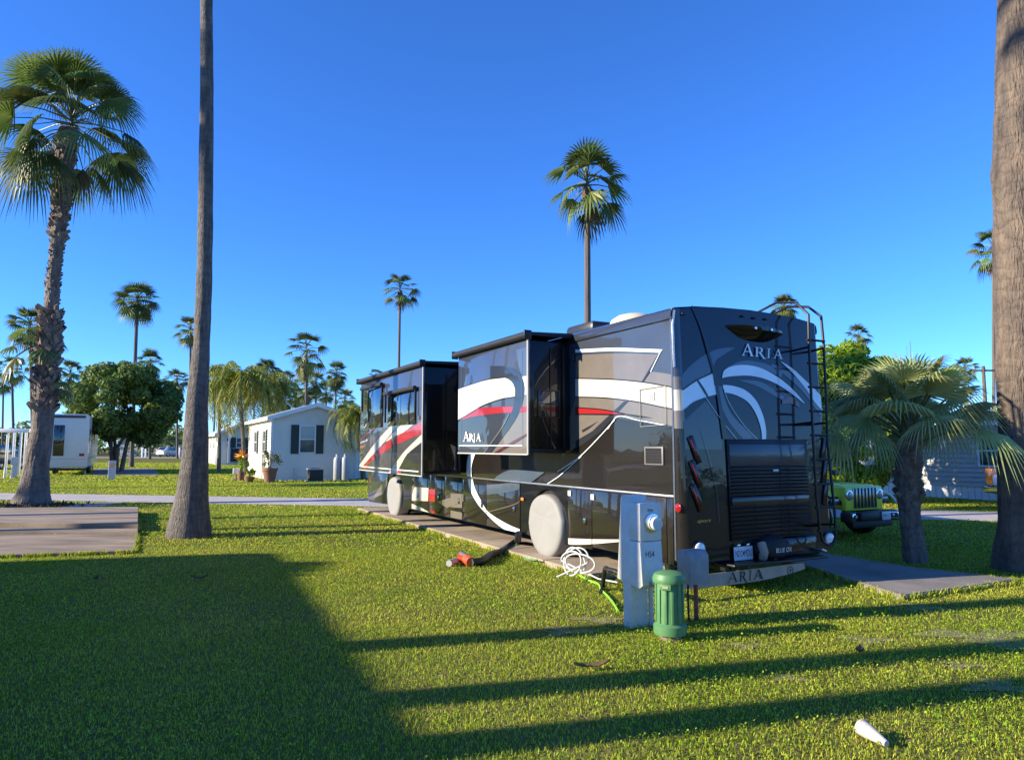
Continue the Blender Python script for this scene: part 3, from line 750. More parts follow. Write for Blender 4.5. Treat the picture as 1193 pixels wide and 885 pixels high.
for ln in ([(60, 436), (150, 405), (250, 375), (350, 362)], [(60, 632), (75, 620), (150, 578), (220, 535), (330, 495), (418, 480)]): a.line(F1(ln), .014, BLKP)
a.line(F1([(384, 583), (350, 650), (300, 725), (225, 825)]), .02, TAUPE)
a.band(F1([(495, 698), (400, 752), (280, 825)]), F1([(495, 712), (410, 765), (310, 825)]), paint('dark_red_paint', (.10, .012, .018), .2))
a.line(F1([(80, 775), (465, 775)]), .012, PALE); a.line(F1([(95, 285), (92, 520), (90, 770)]), .008, MIDG); a.line(F1([(463, 200), (463, 480), (465, 775)]), .008, MIDG)
def aff(o, w, h, sl=0): p = Vector(F1([o])[0]); return tuple(p), tuple(Vector(F1([(o[0] + w, o[1] + sl)])[0]) - p), tuple(Vector(F1([(o[0], o[1] - h)])[0]) - p)
word_art(a, [(g, *aff(o, w, h)) for g, o, w, h in (('A', (106, 750), 38, 58), ('R', (142, 750), 33, 48), ('I', (176, 750), 18, 48), ('A', (192, 750), 28, 48))], WHITE)
sr = slide_room(2.17, 4.60, E1, 1.57, 3.19, a, None)
sr['label'] = 'rear slide room with cream swoosh, red stripe and lettering'
q = MB(); sfx = 2.17 + .056
q.box((sfx, .36, 2.28), (.014, .32, .36), GLASS, .006); q.box((sfx - .004, .36, 2.28), (.006, .30, .02), BLKMET)
for dy in (-.17, .17): q.box((sfx - .004, .36 + dy, 2.28), (.014, .018, .39), BLKMET)
for dz in (-.19, .19): q.box((sfx - .004, .36, 2.28 + dz), (.014, .36, .018), BLKMET)
q.build('slide_window', sr)
q = MB(); q.tube([(2.09, .0, 2.98), (2.05, .05, 2.98), (2.05, .05, 2.9), (2.09, 0, 2.9)], .012, BLKMET, n=6); part('grab_hook', q)

E2 = .90
F2 = lambda pts: S_(k2, pts, E2)
k1 = (7.377, 410, 380)
F2b = lambda pts: S_(k1, pts, E2)
a = Art()
a.poly(F2([(40, 420), (600, 470), (600, 140), (440, 260), (390, 340), (345, 430)]), DARK)
a.poly(F2([(40, 420), (560, 440), (560, -40), (250, -40), (110, 190)]), paint('bronze_paint', (.085, .072, .062), .4))
a.band(F2([(52, 362), (110, 280), (190, 170), (300, 50), (340, 20)]), F2([(80, 366), (170, 265), (265, 160), (345, 55), (375, 20)]), CREAM)
a.band(F2([(268, 165), (330, 95), (390, 35), (440, 10)]), F2([(275, 165), (330, 132), (400, 98), (500, 20)]), CREAM)
a.band(F2([(85, 366), (170, 275), (250, 195), (330, 132), (430, 82), (560, 0)]), F2([(105, 385), (150, 325), (260, 245), (330, 205), (420, 160), (560, 98)]), REDP)
a.band(F2([(255, 470), (310, 385), (370, 305), (430, 230), (565, 98)]), F2([(330, 470), (350, 425), (395, 340), (445, 260), (565, 160)]), CREAM)
a.poly(F2([(358, 440), (395, 340), (440, 262), (560, 165), (560, 440)]), DARK)
a.poly(F2([(355, 420), (365, 395), (395, 385), (385, 440)]), REDP)
a.line(F2([(80, 362), (330, 385), (530, 402)]), .022, PALE)
a.line(F2([(62, 160), (130, 100), (235, 15)]), .018, REDP)
a.line(F2([(280, 420), (250, 480), (200, 560)]), .012, PALE)
sr2 = slide_room(5.86, 10.0, E2, 1.14, 3.17, a, None)
sr2['label'] = 'front slide room with two windows and diagonal cream and red bands'
q = MB()
def win_on_slide(px, parent, e, kk, nm='slide_window'):
    c = [side(*p, e) for p in Zm(kk, px)]
    sa = min(c[0][0], c[1][0]); sb = max(c[0][0], c[1][0]); zb = min(p[1] for p in c[2:]); zt = max(p[1] for p in c[:2])
    q = MB(); q.box(((sa + sb) / 2, e + .012, (zb + zt) / 2), (sb - sa, .022, zt - zb), GLASS, .008)
    q.box(((sa + sb) / 2, e + .0235, (zb + zt) / 2), (.012, .006, zt - zb - .04), BLKMET)
    return q.build(nm, parent), (sa, sb, zb, zt)
o, d1 = win_on_slide([(118, 560), (270, 520), (270, 850), (100, 880)], sr2, E2, k1)
o2, d2 = win_on_slide([(318, 602), (556, 572), (556, 830), (318, 860)], sr2, E2, k1)
for (sa, sb, zb, zt), drop in ((d1, .52), (d2, .60)):
    q = MB(); q.tube([(sa - .1, E2 + .07, zt + .05), (sb + .1, E2 + .07, zt + .05)], .042, TOPPER, n=10)
    for s in (sa - .07, sb + .07): q.box((s, E2 + .05, zt - drop / 2 + .05), (.035, .035, drop), BLKMET, .006)
    q.build('window_awning', sr2)

# --- tail fittings
def rbox(mb, px, m, off=.01, th=.02, bev=.006, kk=k8):
    c = [rear(*p) for p in Zm(kk, px)]; u0 = (c[0][0] + c[3][0]) / 2; u1 = (c[1][0] + c[2][0]) / 2; z0 = (c[2][1] + c[3][1]) / 2; z1 = (c[0][1] + c[1][1]) / 2
    zm = (z0 + z1) / 2; tilt = math.atan(0.10 / 2.75)
    mb.box((rear_s(zm) - off, -(u0 + u1) / 2, zm), (th, u1 - u0, z1 - z0), m, bev, rot=Matrix.Rotation(tilt, 4, 'Y'))
    return u0, u1, z0, z1
GR = [(292, 55), (692, 58), (732, 540), (318, 568)]
q = MB(); u0, u1, z0, z1 = rbox(q, [(292, 48), (700, 55), (730, 545), (312, 575)], BLKMET, .012, .026, .008)
rbox(q, [(296, 75), (686, 78), (690, 182), (300, 186)], mat('grille_panel', (.035, .042, .055), .35, coat=.5), .03, .014, .005)
LV = mat('louver', (.012, .013, .016), .28, coat=.6)
for ya, yb in ((195, 345), (385, 560)):
    for i in range(9):
        y = ya + (yb - ya) * i / 8
        c0 = rear(*Zm(k8, [(305 + (y - 195) * .035, y)])[0]); c1 = rear(*Zm(k8, [(695 + (y - 195) * .085, y - 4 - (y - 195) * .05)])[0]); z = (c0[1] + c1[1]) / 2
        q.box((rear_s(z) - .035, -(c0[0] + c1[0]) / 2, z), (.035, c1[0] - c0[0], .010), LV, .003, rot=Matrix.Rotation(-.5, 4, 'Y'))
rbox(q, [(306, 345), (702, 340), (705, 378), (310, 386)], LV, .038, .03, .01)
for x in (430, 560, 600): 
    c0 = rear(*Zm(k8, [(x, 195)])[0]); c1 = rear(*Zm(k8, [(x + 14, 555)])[0])
    q.tube([(rear_s(c0[1]) - .03, -c0[0], c0[1]), (rear_s(c1[1]) - .03, -c1[0], c1[1])], .004, BLKMET, n=5)
part('engine_grille', q)
q = MB(); rbox(q, [(515, 205), (545, 205), (545, 217), (515, 217)], ALU, .055, .012, .003); part('grille_latch', q)
# tail lights: three slanted slots each side
def slot(p0, p1, wpx, mirror=False):
    a0 = Vector(rear(*Zm(k8, [p0])[0])); a1 = Vector(rear(*Zm(k8, [p1])[0])); t = (a1 - a0); L_ = t.length; ang = math.atan2(t.x, -t.y)
    zc_ = (a0.y + a1.y) / 2; uc = (a0.x + a1.x) / 2
    M = Matrix.Translation((rear_s(zc_) - .012, -uc, zc_)) @ Matrix.Rotation(math.atan(.10 / 2.75), 4, 'Y') @ Matrix.Rotation(-ang, 4, 'X')
    q = MB(); q.box((0, 0, 0), (.024, wpx, L_), BLKP, .011, M=M)
    o = part('tail_light', q)
    l = MB(); l.box((-.010, .016 if not mirror else -.016, 0), (.02, wpx * .11, L_ * .80), REDL, .006, M=M); l.build('lens', o)
for p0, p1 in (((102, 35), (150, 175)), ((110, 160), (157, 300)), ((115, 285), (163, 420))): slot(p0, p1, .085)
for p0, p1 in (((798, 45), (785, 165)), ((804, 155), (790, 285)), ((808, 258), (794, 390))): slot(p0, p1, .08, True)
for px in ((150, 616), (818, 563)):
    u, z = rear(*Zm(k8, [px])[0]); q = MB()
    M = Matrix.Translation((rear_s(z) - .004, -u, z)) @ Matrix.Rotation(-math.pi / 2, 4, 'Y')
    q.lathe([(.095, -.02), (.095, .008), (.085, .014)], BLKMET, 20, M); o = part('reverse_light', q)
    l = MB(); l.lathe([(.075, .012), (.07, .03), (.04, .045)], LENS, 20, M); l.build('lens', o)
# rear camera hood under the roofline
q = MB(); top_ = R_(k7, [(318, 190), (370, 186), (450, 196), (560, 215), (650, 235)]); lo = R_(k7, [(322, 200), (400, 262), (480, 285), (560, 285), (645, 248)])
n_ = 14; ta = catmull(top_, n_); la = catmull(lo, n_)
rows = [[], [], [], []]
for i in range(n_ + 1):
    t = i / n_; bulge = .16 * math.sin(math.pi * t) ** .7 + .004
    (u1_, z1_), (u2_, z2_) = ta[i], la[i]
    rows[0].append((rear_s(z1_) - .002, -u1_, z1_)); rows[1].append((rear_s(z1_) - bulge, -u1_, z1_ - .012)); rows[2].append((rear_s(z1_) - bulge, -u1_, z1_ - .05 * math.sin(math.pi * t) - .014)); rows[3].append((rear_s(z2_) - .003, -u2_, z2_))
vs = sum(rows, []); K = n_ + 1
q.add(vs, [(r_ * K + i, r_ * K + i + 1, (r_ + 1) * K + i + 1, (r_ + 1) * K + i) for r_ in range(3) for i in range(n_)], BLKP)
o = part('camera_hood', q, angle=50)
for px in ((435, 218), (525, 228)):
    u, z = rear(*Zm(k7, [px])[0]); l = MB(); M = Matrix.Translation((rear_s(z) - .155, -u, z + .0)) @ Matrix.Rotation(-math.pi / 2, 4, 'Y')
    l.lathe([(.022, -.03), (.022, .015), (.014, .022)], CHROME, 12, M); l.build('camera_lens', o)
for px in ((75, 128), (415, 140), (480, 150), (547, 157)):
    u, z = rear(*Zm(k7, [px])[0]); l = MB(); l.box((rear_s(z) - .012, -u, z), (.024, .06, .022), BLKMET, .006); part('clearance_light', l)
# ladder
q = MB(); LO = -.26
def lad(kk, p): u, z = rear(*Zm(kk, [p])[0], off=LO); return (rear_s(z) + LO, -u, z)
rR = [lad(k7, (868, 140)), lad(k7, (882, 290)), lad(k7, (897, 600)), lad(k7, (905, 860)), lad(k8, (838, 300)), lad(k8, (855, 470)), lad(k8, (855, 560)), lad(k8, (842, 586)), lad(k8, (815, 596)), lad(k8, (790, 575)), lad(k8, (775, 520)), lad(k8, (757, 330)), lad(k7, (824, 860)), lad(k7, (812, 600)), lad(k7, (799, 300)), lad(k7, (796, 130))]
x = -.05
hi = [(.62, -W + .80, ZT + .25), (.42, -W + .8, ZT + .40), (.05, -W + .62, ZT + .47), (-.2, -W + .48, ZT + .42)]
q.tube([(.62, rR[-1][1] - .0, ZT + .20), (.52, rR[-1][1], ZT + .36), (.22, rR[-1][1], ZT + .43), (-.10, rR[-1][1], ZT + .38)] + rR[::-1][:1] + [rR[-1]][:0] + rR[::-1][1:], .017, BLKMET, n=8)
rr_ = rR[0]
q.tube([(.62, rr_[1], ZT + .17), (.52, rr_[1], ZT + .33), (.22, rr_[1], ZT + .40), (-.10, rr_[1], ZT + .34), rr_], .017, BLKMET, n=8)
def railat(rail, z):
    for i in range(len(rail) - 1):
        a_, b_ = rail[i], rail[i + 1]
        if (a_[2] - z) * (b_[2] - z) <= 0 and abs(a_[2] - b_[2]) > 1e-6:
            t = (z - a_[2]) / (b_[2] - a_[2]); return tuple(a_[j] + (b_[j] - a_[j]) * t for j in range(3))
railR = rR[:7]; railL = rR[9:][::-1]
for z in (3.02, 2.72, 2.42, 2.12, 1.82, 1.52, 1.22, .94, .66):
    p, r_ = railat(railL, z), railat(railR, z)
    if p and r_: q.tube([(p[0], p[1] + .04, p[2]), (r_[0], r_[1] - .02, r_[2])], .015, BLKMET, n=8)
for z in (2.93, 1.98, .72):
    for rl_ in (railL, railR):
        p = railat(rl_, z)
        if p: q.tube([p, (rear_s(z) - .005, p[1] + .0, z - .02)], .014, BLKMET, n=8)
part('ladder', q)
# plate, script badge, lower valance, rock guard
q = MB(); u0, u1, z0, z1 = rbox(q, [(320, 603), (416, 598), (418, 668), (322, 673)], mat('plate_white', (.62, .66, .70), .4), .035, .006, .002)
zm = (z0 + z1) / 2; um = (u0 + u1) / 2
Mt = Matrix.Translation((rear_s(zm) - .0395, -um, zm)) @ Matrix.Rotation(-math.pi / 2, 4, 'Z') @ Matrix.Rotation(math.pi / 2, 4, 'X')
vs, fs = text_faces('NDO MDU', 1.0); xs = [v.x for v in vs]; ys = [v.y for v in vs]; sx = (u1 - u0) * .86 / (max(xs) - min(xs)); sy = (z1 - z0) * .5 / (max(ys) - min(ys)); cx = (max(xs) + min(xs)) / 2; cy = (max(ys) + min(ys)) / 2
q.add([((v.x - cx) * sx, (v.y - cy) * sy, 0) for v in vs], fs, mat('plate_ink', (.02, .03, .12), .5), Mt)
q.box((0, 0, 0.0008), (.02, .035, .001), mat('plate_red', (.4, .02, .02), .5), M=Mt)
for dx in (-.09, .06): q.box((rear_s(z1) - .05, -um - dx * 1.0, z1 + .02), (.03, .05, .025), CHROME, .006)
part('license_plate', q)
q = MB(); bz = rear(*Zm(k8, [(178, 470)])[0])
vs, fs = text_faces('sport', 1.0); xs = [v.x for v in vs]; sx = .20 / (max(xs) - min(xs))
Mt = Matrix.Translation((rear_s(bz[1]) - .004, -bz[0], bz[1])) @ Matrix.Rotation(-math.pi / 2, 4, 'Z') @ Matrix.Rotation(math.pi / 2, 4, 'X')
q.add([((v.x + v.y * .4) * sx, v.y * sx * .62, 0) for v in vs], fs, CHROME, Mt); part('script_badge', q)
q = MB()
q.box((.05, -W / 2 - .02, .37), (.30, W - .5, .10), BLKMET, .02)       # hitch frame
q.box((-.12, -W / 2 - .05, .335), (.5, 1.55, .03), BLKMET, .01)
q.tube([(.2, -W / 2, .33), (-.3, -W / 2, .33)], .04, BLKMET, n=8); part('hitch_frame', q)
# rock guard bar with lettering
GS = -.30
def gpt(px, py):
    o = P0 + D * GS; r = ray(px, py); t = (o - CAM).dot(D) / r.dot(D); v = CAM + r * t - P0; return (-v.dot(N), v.z)
tp = [gpt(770, 675.5), gpt(823, 669), gpt(880, 662), gpt(936, 655)]; bt = [gpt(770, 688), gpt(823, 684), (gpt(880, 677)), gpt(915, 669.5), gpt(938.5, 662)]
a = Art(); GUARD = mat('guard_grey', (.30, .28, .26), .5, metal=.3, var=.15, scale=9)
n_ = 20; ta = catmull(tp, n_); ba = catmull(bt, n_)
q = MB(); vs = [(GS, -u, z) for u, z in ta] + [(GS, -u, z) for u, z in ba] + [(GS + .02, -u, z) for u, z in ta] + [(GS + .02, -u, z) for u, z in ba]; K = n_ + 1
fs = [(i, i + 1, K + i + 1, K + i) for i in range(n_)] + [(2 * K + i, 2 * K + i + 1, 3 * K + i + 1, 3 * K + i) for i in range(n_)] + [(i, i + 1, 2 * K + i + 1, 2 * K + i) for i in range(n_)] + [(K + i, K + i + 1, 3 * K + i + 1, 3 * K + i) for i in range(n_)]
fs += [(0, K, 3 * K, 2 * K), (n_, K + n_, 3 * K + n_, 2 * K + n_)]
q.add(vs, fs, GUARD)
def aff2(o, w, h, sl): p = Vector(gpt(*Zm(k8, [o])[0])); return tuple(p), tuple(Vector(gpt(*Zm(k8, [(o[0] + w, o[1] + sl)])[0])) - p), tuple(Vector(gpt(*Zm(k8, [(o[0] + 3, o[1] - h)])[0])) - p)
w2 = Art(); word_art(w2, [(g, *aff2(o, w, h, sl)) for g, o, w, h, sl in (('A', (297, 791), 54, 52, -6), ('R', (356, 784), 40, 51, -4), ('I', (406, 777), 26, 50, -2), ('A', (430, 774), 50, 50, -6))], BLACK)
w2.put(q, (-1, 9, -1, 9), lambda u, z, o_: (GS - o_ - .001, -u, z), step=.0004)
cu_, cz_ = gpt(*Zm(k8, [(622, 727)])[0])
q.lathe([(.05, 0), (.05, .003), (.043, .003), (.043, 0)], BLACK, 20, Matrix.Translation((GS, -cu_, cz_)) @ Matrix.Rotation(-math.pi / 2, 4, 'Y') , cap=False)
q.box((GS - .002, -cu_, cz_ + .012), (.003, .04, .008), BLACK); q.box((GS - .002, -cu_, cz_ - .008), (.003, .008, .045), BLACK, rot=Matrix.Rotation(.4, 4, 'X'))
q.box((GS + .15, -tp[1][0] - .3, .30), (.3, .04, .04), BLKMET); q.box((GS + .15, -tp[2][0], .32), (.3, .04, .04), BLKMET)
part('rock_guard', q, angle=20)
# lower corner of the tail and exhaust lip (right), tail valance
q = MB(); rbox(q, [(480, 560), (735, 545), (735, 630), (560, 660)], BLKP, .04, .08, .03); part('tail_valance', q)
q = MB(); c = [gpt(948, 633), gpt(966, 644)]; q.box((-.22, -c[0][0] - .12, c[1][1] + .05), (.28, .10, .03), ALU, .012, rot=Matrix.Rotation(.35, 4, 'X')); part('exhaust_tip', q)
# roof fittings
q = MB(); M = Matrix.Translation((1.62, -.70, ZT + .15))
q.lathe([(.36, 0), (.36, .08), (.32, .16), (.23, .22), (.11, .25), (.0, .255)], mat('cream_plastic', (.62, .55, .40), .4), 28, M, cap=False); part('satellite_dome', q)
for s in (2.5, 6.4, 9.5):
    q = MB(); q.box((s, -.70, ZT + .27), (.75, .75, .20), mat('unit_shroud', (.02, .022, .028), .4), .07); part('roof_air_conditioner', q)
q = MB(); q.box((.35, -1.25, ZT + .235), (.25, .4, .04), WHITE, .015); part('roof_vent', q)

# wheel covers hang over the tyres: things of their own
COVER = mat('cover_vinyl', (.26, .26, .255), .65, var=.04, scale=3, bump=.3, bscale=3)
def wheel_cover(cs, label, rx, zt, zb):
    M = Matrix.Rotation(0, 4, 'Z')
    n = 40; q = MB(); cz = .62; rows = []
    prof = [(0, .055), (.5, .065), (.82, .062), (.94, .055), (.985, .03), (1.0, -.02), (1.0, -.2)]
    for fr_, y in prof:
        row = []
        for k in range(n):
            a = 2 * math.pi * k / n; x = math.sin(a); z = math.cos(a)
            rz_ = (zt - cz) if z > 0 else (cz - zb) * (1.0 if abs(x) > 2 else 1.0)
            xx = rx * x * (1 + (.06 if z < 0 else 0)); 
            if z < 0: z = -abs(z) ** .85
            wob = .004 * math.sin(5 * a + fr_ * 7) * (1 - fr_)
            row.append((cs + xx * fr_, y + wob * fr_ * .5 + .006 * math.sin(9 * z + 2 * x) * fr_ * (1 - fr_) * 2, cz + rz_ * z * fr_))
        rows.append(row)
    vs = sum(rows, []); fs = []
    for i in range(len(rows) - 1):
        for k in range(n): fs.append((i * n + k, i * n + (k + 1) % n, (i + 1) * n + (k + 1) % n, (i + 1) * n + k))
    q.add(vs, fs, COVER)
    o = q.build('wheel_cover', angle=60); o.location = P0; o.rotation_euler = (0, 0, GRID_ROT)
    return tag(o, label, 'wheel cover', 'grey wheel covers on the motorhome')
wheel_cover(RW, 'grey fabric wheel cover over the rear wheel of the motorhome, nearest the coiled hose', .475, .97, .03)
wheel_cover(FW, 'grey fabric wheel cover over the front wheel of the motorhome, by the road', .475, .96, .0)

# hitch cover bag on the frame
q = MB(); FAB = mat('black_fabric', (.018, .018, .02), .75, bump=.4, bscale=14)
bc = gpt(909, 648)
bm = bmesh.new(); bmesh.ops.create_icosphere(bm, subdivisions=4, radius=1)
for v in bm.verts:
    c = v.co; k = 1 + .10 * math.sin(c.y * 9 + c.z * 4) * (1 - abs(c.z)) + .06 * math.sin(c.y * 17 - c.x * 6)
    s_ = lambda t, p: math.copysign(abs(t) ** p, t)
    v.co = Vector((s_(c.x, .75) * .20, s_(c.y, .8) * .27, max(s_(c.z, .8) * .15 * (1 - .25 * abs(c.y)) * k, -.12)))
q.bm(bm, FAB)
q.tube([(-.1, .20, -.1), (-.17, .25, -.02), (-.12, .24, .08)], .05, mat('worn_canvas', (.3, .28, .24), .8), n=8)
vs, fs = text_faces('BLUE OX', 1.0); xs = [v.x for v in vs]; sx = .26 / (max(xs) - min(xs))
q.add([((v.x + v.y * .15) * sx, v.y * sx * 1.15, 0) for v in vs], fs, mat('white_print', (.75, .75, .75), .5), Matrix.Translation((-.214, -.03, -.01)) @ Matrix.Rotation(-math.pi / 2, 4, 'Z') @ Matrix.Rotation(math.pi / 2, 4, 'X'))
o = q.build('hitch_bag', angle=70); o.location = P0 + D * (-.12) - N * bc[0] + Vector((0, 0, .47)); o.rotation_euler = (0, 0, GRID_ROT)
tag(o, 'black fabric hitch cover bag lying behind the lettered bar of the motorhome', 'cover bag')
# ================================================================== HOOK-UPS AND SMALL THINGS
GREYM = mat('painted_grey_metal', (.56, .55, .50), .5, metal=0, col2=(.68, .665, .61), scale=7, bump=.05)
PVC = mat('pvc', (.62, .62, .58), .4, var=.08)
def grid_thing(name, label, cat, p, group=None): return thing(name, label, cat, (p.x, p.y, getattr(p, 'z', 0)), GRID_ROT, group)
p = gnd(741, 729)
t = grid_thing('power_pedestal', 'tall grey steel electric pedestal with round meter, marked H54, beside the motorhome', 'power pedestal', p); PED = t
q = MB(); q.box((.0, .0, .60), (.12, .20, 1.24), GREYM, .008); q.box((-.062, .04, .58), (.012, .015, .015), BLKMET, .003); q.build('post', t)
q = MB(); q.prism([(.05, 1.22), (.10, 1.20), (.17, .42), (.05, .40)], -.085, .085, GREYM, bev=.006); q.build('rear_cover', t)
q = MB(); q.box((-.13, -.025, .985), (.17, .25, .35), GREYM, .008); q.box((-.217, -.02, 1.095), (.004, .07, .035), ALU, .001); q.box((-.22, -.02, 1.095), (.003, .055, .02), mat('dull_tag', (.2, .22, .23), .5)); q.build('meter_box', t)
q = MB(); q.prism([(-.04, .805), (-.215, .805), (-.245, .42), (-.20, .385), (-.04, .40)], -.145, .105, GREYM, bev=.006)
vs, fs = text_faces('H54', 1.0); xs = [v.x for v in vs]; ys = [v.y for v in vs]; sx = .098 / (max(xs) - min(xs))
tilt = math.atan2(.03, .385)
q.add([(v.x * sx, v.y * sx * 1.25, 0) for v in vs], fs, mat('black_marking', (.01, .01, .01), .6), Matrix.Translation((-.2265, -.0, .69)) @ Matrix.Rotation(-math.pi / 2, 4, 'Z') @ Matrix.Rotation(math.pi / 2 - 0, 4, 'X') @ Matrix.Rotation(-tilt, 4, 'X'))
q.build('outlet_cover', t)
q = MB(); q.box((-.245, -.0, .43), (.02, .05, .045), ALU, .006); q.build('latch', t)
M = Matrix.Translation((-.215, -.035, .975)) @ Matrix.Rotation(-math.pi / 2, 4, 'Y')
q = MB(); q.lathe([(.088, 0), (.088, .018), (.074, .022)], CHROME, 28, M); q.lathe([(.066, .02), (.066, .075), (.058, .09), (.02, .094)], mat('meter_glass', (.55, .60, .62), .06, coat=1), 28, M)
q.box((-.262, -.035, .985), (.006, .05, .012), BLACK); q.lathe([(.069, .05), (.071, .055), (.069, .06)], CHROME, 28, M, cap=False); q.build('meter', t)
q = MB(); q.tube([(-.03, -.155, -.02), (-.03, -.155, .45)], .024, PVC, n=10); q.build('conduit', t)
# green cleanout pedestal
p = gnd(781, 744)
GRN = mat('green_plastic', (.075, .20, .075), .5, col2=(.10, .25, .10), scale=5, bump=.06)
t = thing('cable_pedestal', 'short green plastic cable pedestal with ribbed barrel, before the tall grey pedestal', 'cable pedestal', (p.x, p.y, 0))
q = MB(); q.lathe([(.10, -.03), (.10, .07), (.085, .07)], mat('earthy_base', (.22, .17, .12), .9, var=.3), 24); q.build('base_collar', t)
q = MB(); q.lathe([(.142, .05), (.145, .06), (.145, .125), (.128, .14), (.118, .15), (.112, .52), (.10, .53)], GRN, 32)
for k in range(12):
    a = 2 * math.pi * k / 12; q.box((.116 * math.cos(a), .116 * math.sin(a), .33), (.022, .03, .36), GRN, .006, rot=Matrix.Rotation(a, 4, 'Z'))
q.build('barrel', t)
q = MB(); q.lathe([(.142, .49), (.146, .50), (.146, .53), (.13, .565), (.10, .58), (.03, .588)], GRN, 32); q.build('cap', t)
a = math.atan2(-.9, -.45); q = MB(); q.box((.132 * math.cos(a), .132 * math.sin(a), .465), (.02, .10, .05), GRN, .005, rot=Matrix.Rotation(a, 4, 'Z')); q.box((.144 * math.cos(a), .144 * math.sin(a), .466), (.003, .05, .018), mat('label_plate', (.35, .36, .22), .5), rot=Matrix.Rotation(a, 4, 'Z')); q.build('label_plate', t)
# grey box on red pipe
p = gnd(806, 722)
t = grid_thing('junction_box', 'small weathered grey box on a thin red pipe behind the green pedestal', 'junction box', p)
q = MB(); q.prism([(-.13, .36), (-.13, .63), (-.09, .675), (.06, .675), (.06, .36)], -.12, .12, mat('weathered_grey_metal', (.22, .23, .24), .6, col2=(.32, .32, .31), scale=9, bump=.1), bev=.012); q.build('box', t)
q = MB(); q.tube([(-.03, -.03, -.02), (-.03, -.03, .4)], .022, mat('red_pipe', (.26, .05, .035), .6, var=.4, scale=12), n=10); q.build('post', t)
q = MB(); q.tube([(-.03, .06, -.01), (-.04, .075, .12), (-.02, .06, .25), (-.03, .06, .38)], .011, BLACK, n=7); q.build('cable', t)
def hose(name, label, cat, px, rad, m, n=8, sub=5):
    P = [gnd(x, y, z) for x, y, z in px]
    xs = catmull([(v.x, v.y) for v in P], len(P) * sub)
    zs = catmull([(i, v.z) for i, v in enumerate(P)], len(P) * sub)
    q = MB(); q.tube([(x, y, zz[1]) for (x, y), zz in zip(xs, zs)], rad, m, n=n)
    return q
q = hose('', '', '', [(604, 622, .30), (602, 628, .12), (596, 634, .065), (586, 641, .06), (572, 646, .055), (562, 653, .055), (549, 655, .06)], .055, mat('hose_black', (.015, .015, .017), .45, bump=.6, bscale=50), n=14, sub=7)
p0_ = gnd(548, 655)
t = thing('sewer_hose', 'black corrugated sewer hose with an orange elbow lying on the grass by the motorhome', 'sewer hose', (p0_.x, p0_.y, 0))
o = q.build('hose', t); o.location = (-p0_.x, -p0_.y, 0)
q = MB(); OR = mat('orange_plastic', (.75, .10, .025), .35, coat=.4)
a_, b_, c_ = gnd(549, 655, .06) - p0_, gnd(543, 651, .07) - p0_, gnd(534, 649, .09) - p0_
q.tube([a_, b_], .072, OR, n=16); q.tube([b_, b_.lerp(c_, .5), c_], [.066, .07, .075], OR, n=16); o = q.build('elbow_fitting', t)
q = MB(); q.tube([b_ + Vector((0, 0, .03)), c_ + Vector((.02, 0, .06))], .05, mat('smoky_clear_plastic', (.35, .30, .28), .15, coat=1), n=14); q.build('clear_sleeve', t)
q = MB(); e_ = gnd(523, 656, .05) - p0_; q.tube([gnd(531, 653, .05) - p0_, e_], .045, mat('grey_cap', (.4, .4, .38), .5), n=14); q.build('end_cap', t)
q = hose('', '', '', [(603, 630, .12), (601, 640, .03), (606, 646, .03), (609, 649, .03), (626, 652, .09)], .012, mat('thin_green_hose', (.10, .28, .12), .4))
tag(q.build('drain_tube'), 'thin dark green tube hanging beside the black sewer hose', 'tube')
q = hose('', '', '', [(640, 656, .02), (655, 662, .02), (668, 666, .02), (685, 675, .02), (697, 680, .02), (700, 686, .025), (708, 694, .025), (716, 704, .025), (720, 711, .02)], .013, mat('lime_hose', (.28, .72, .05), .35, coat=.4))
tag(q.build('garden_hose'), 'bright lime green garden hose running along the pad edge to the pedestal', 'garden hose')
# coil of white hose on the pad corner
q = MB(); c = gnd(671, 656, .23); pts = []
vx = Vector((.86, -.5, 0)).normalized()
for i in range(120):
    a = 2 * math.pi * i / 34; rx = .16 + .05 * math.sin(a * .31) ; rz = .14 + .035 * math.cos(a * .4)
    pts.append(c + vx * (math.cos(a) * rx + .06 * math.sin(i * .05)) + Vector((0, 0, .02 + math.sin(a) * rz)) + Vector((.3, .8, 0)) * (.05 * math.sin(a * .53 + 1)))
pts = [c + vx * -.28 + Vector((0, -.12, -.17))] + pts + [c + vx * .30 + Vector((0, .0, -.16)), c + vx * .55 + Vector((0, 0, -.18))]
q.tube(pts, .0105, mat('white_hose', (.66, .66, .62), .4), n=7)
tag(q.build('water_hose'), 'coiled white hose propped on the pad corner behind the rear wheel', 'water hose')
q = hose('', '', '', [(724, 668, .34), (716, 664, .36), (708, 667, .32), (704, 677, .16), (702, 684, .03), (700, 690, .02)], .026, mat('cord_black', (.012, .012, .014), .5), n=10)
PED_CORD = q.build('power_cord', PED); PED_CORD.matrix_parent_inverse = (Matrix.Translation(PED.location) @ Matrix.Rotation(GRID_ROT, 4, 'Z')).inverted()
# white cup on the grass
a_ = gnd(1003, 846, .055); b_ = gnd(1033, 866, .03); ax = (b_ - a_); L_ = ax.length
t_ = MB(); M = Matrix.Translation(a_) @ ax.to_track_quat('Z', 'Y').to_matrix().to_4x4()
t_.lathe([(.040, .0), (.046, .0), (.047, .012), (.044, .014), (.043, L_ * .27), (.0415, L_ * .275), (.0425, L_ * .29), (.018, L_), (.014, L_)], mat('white_cup', (.50, .47, .41), .5, var=.05), 28, M)
tag(t_.build('plastic_funnel', angle=30), 'white tapered plastic funnel lying in the clover at lower right', 'funnel')

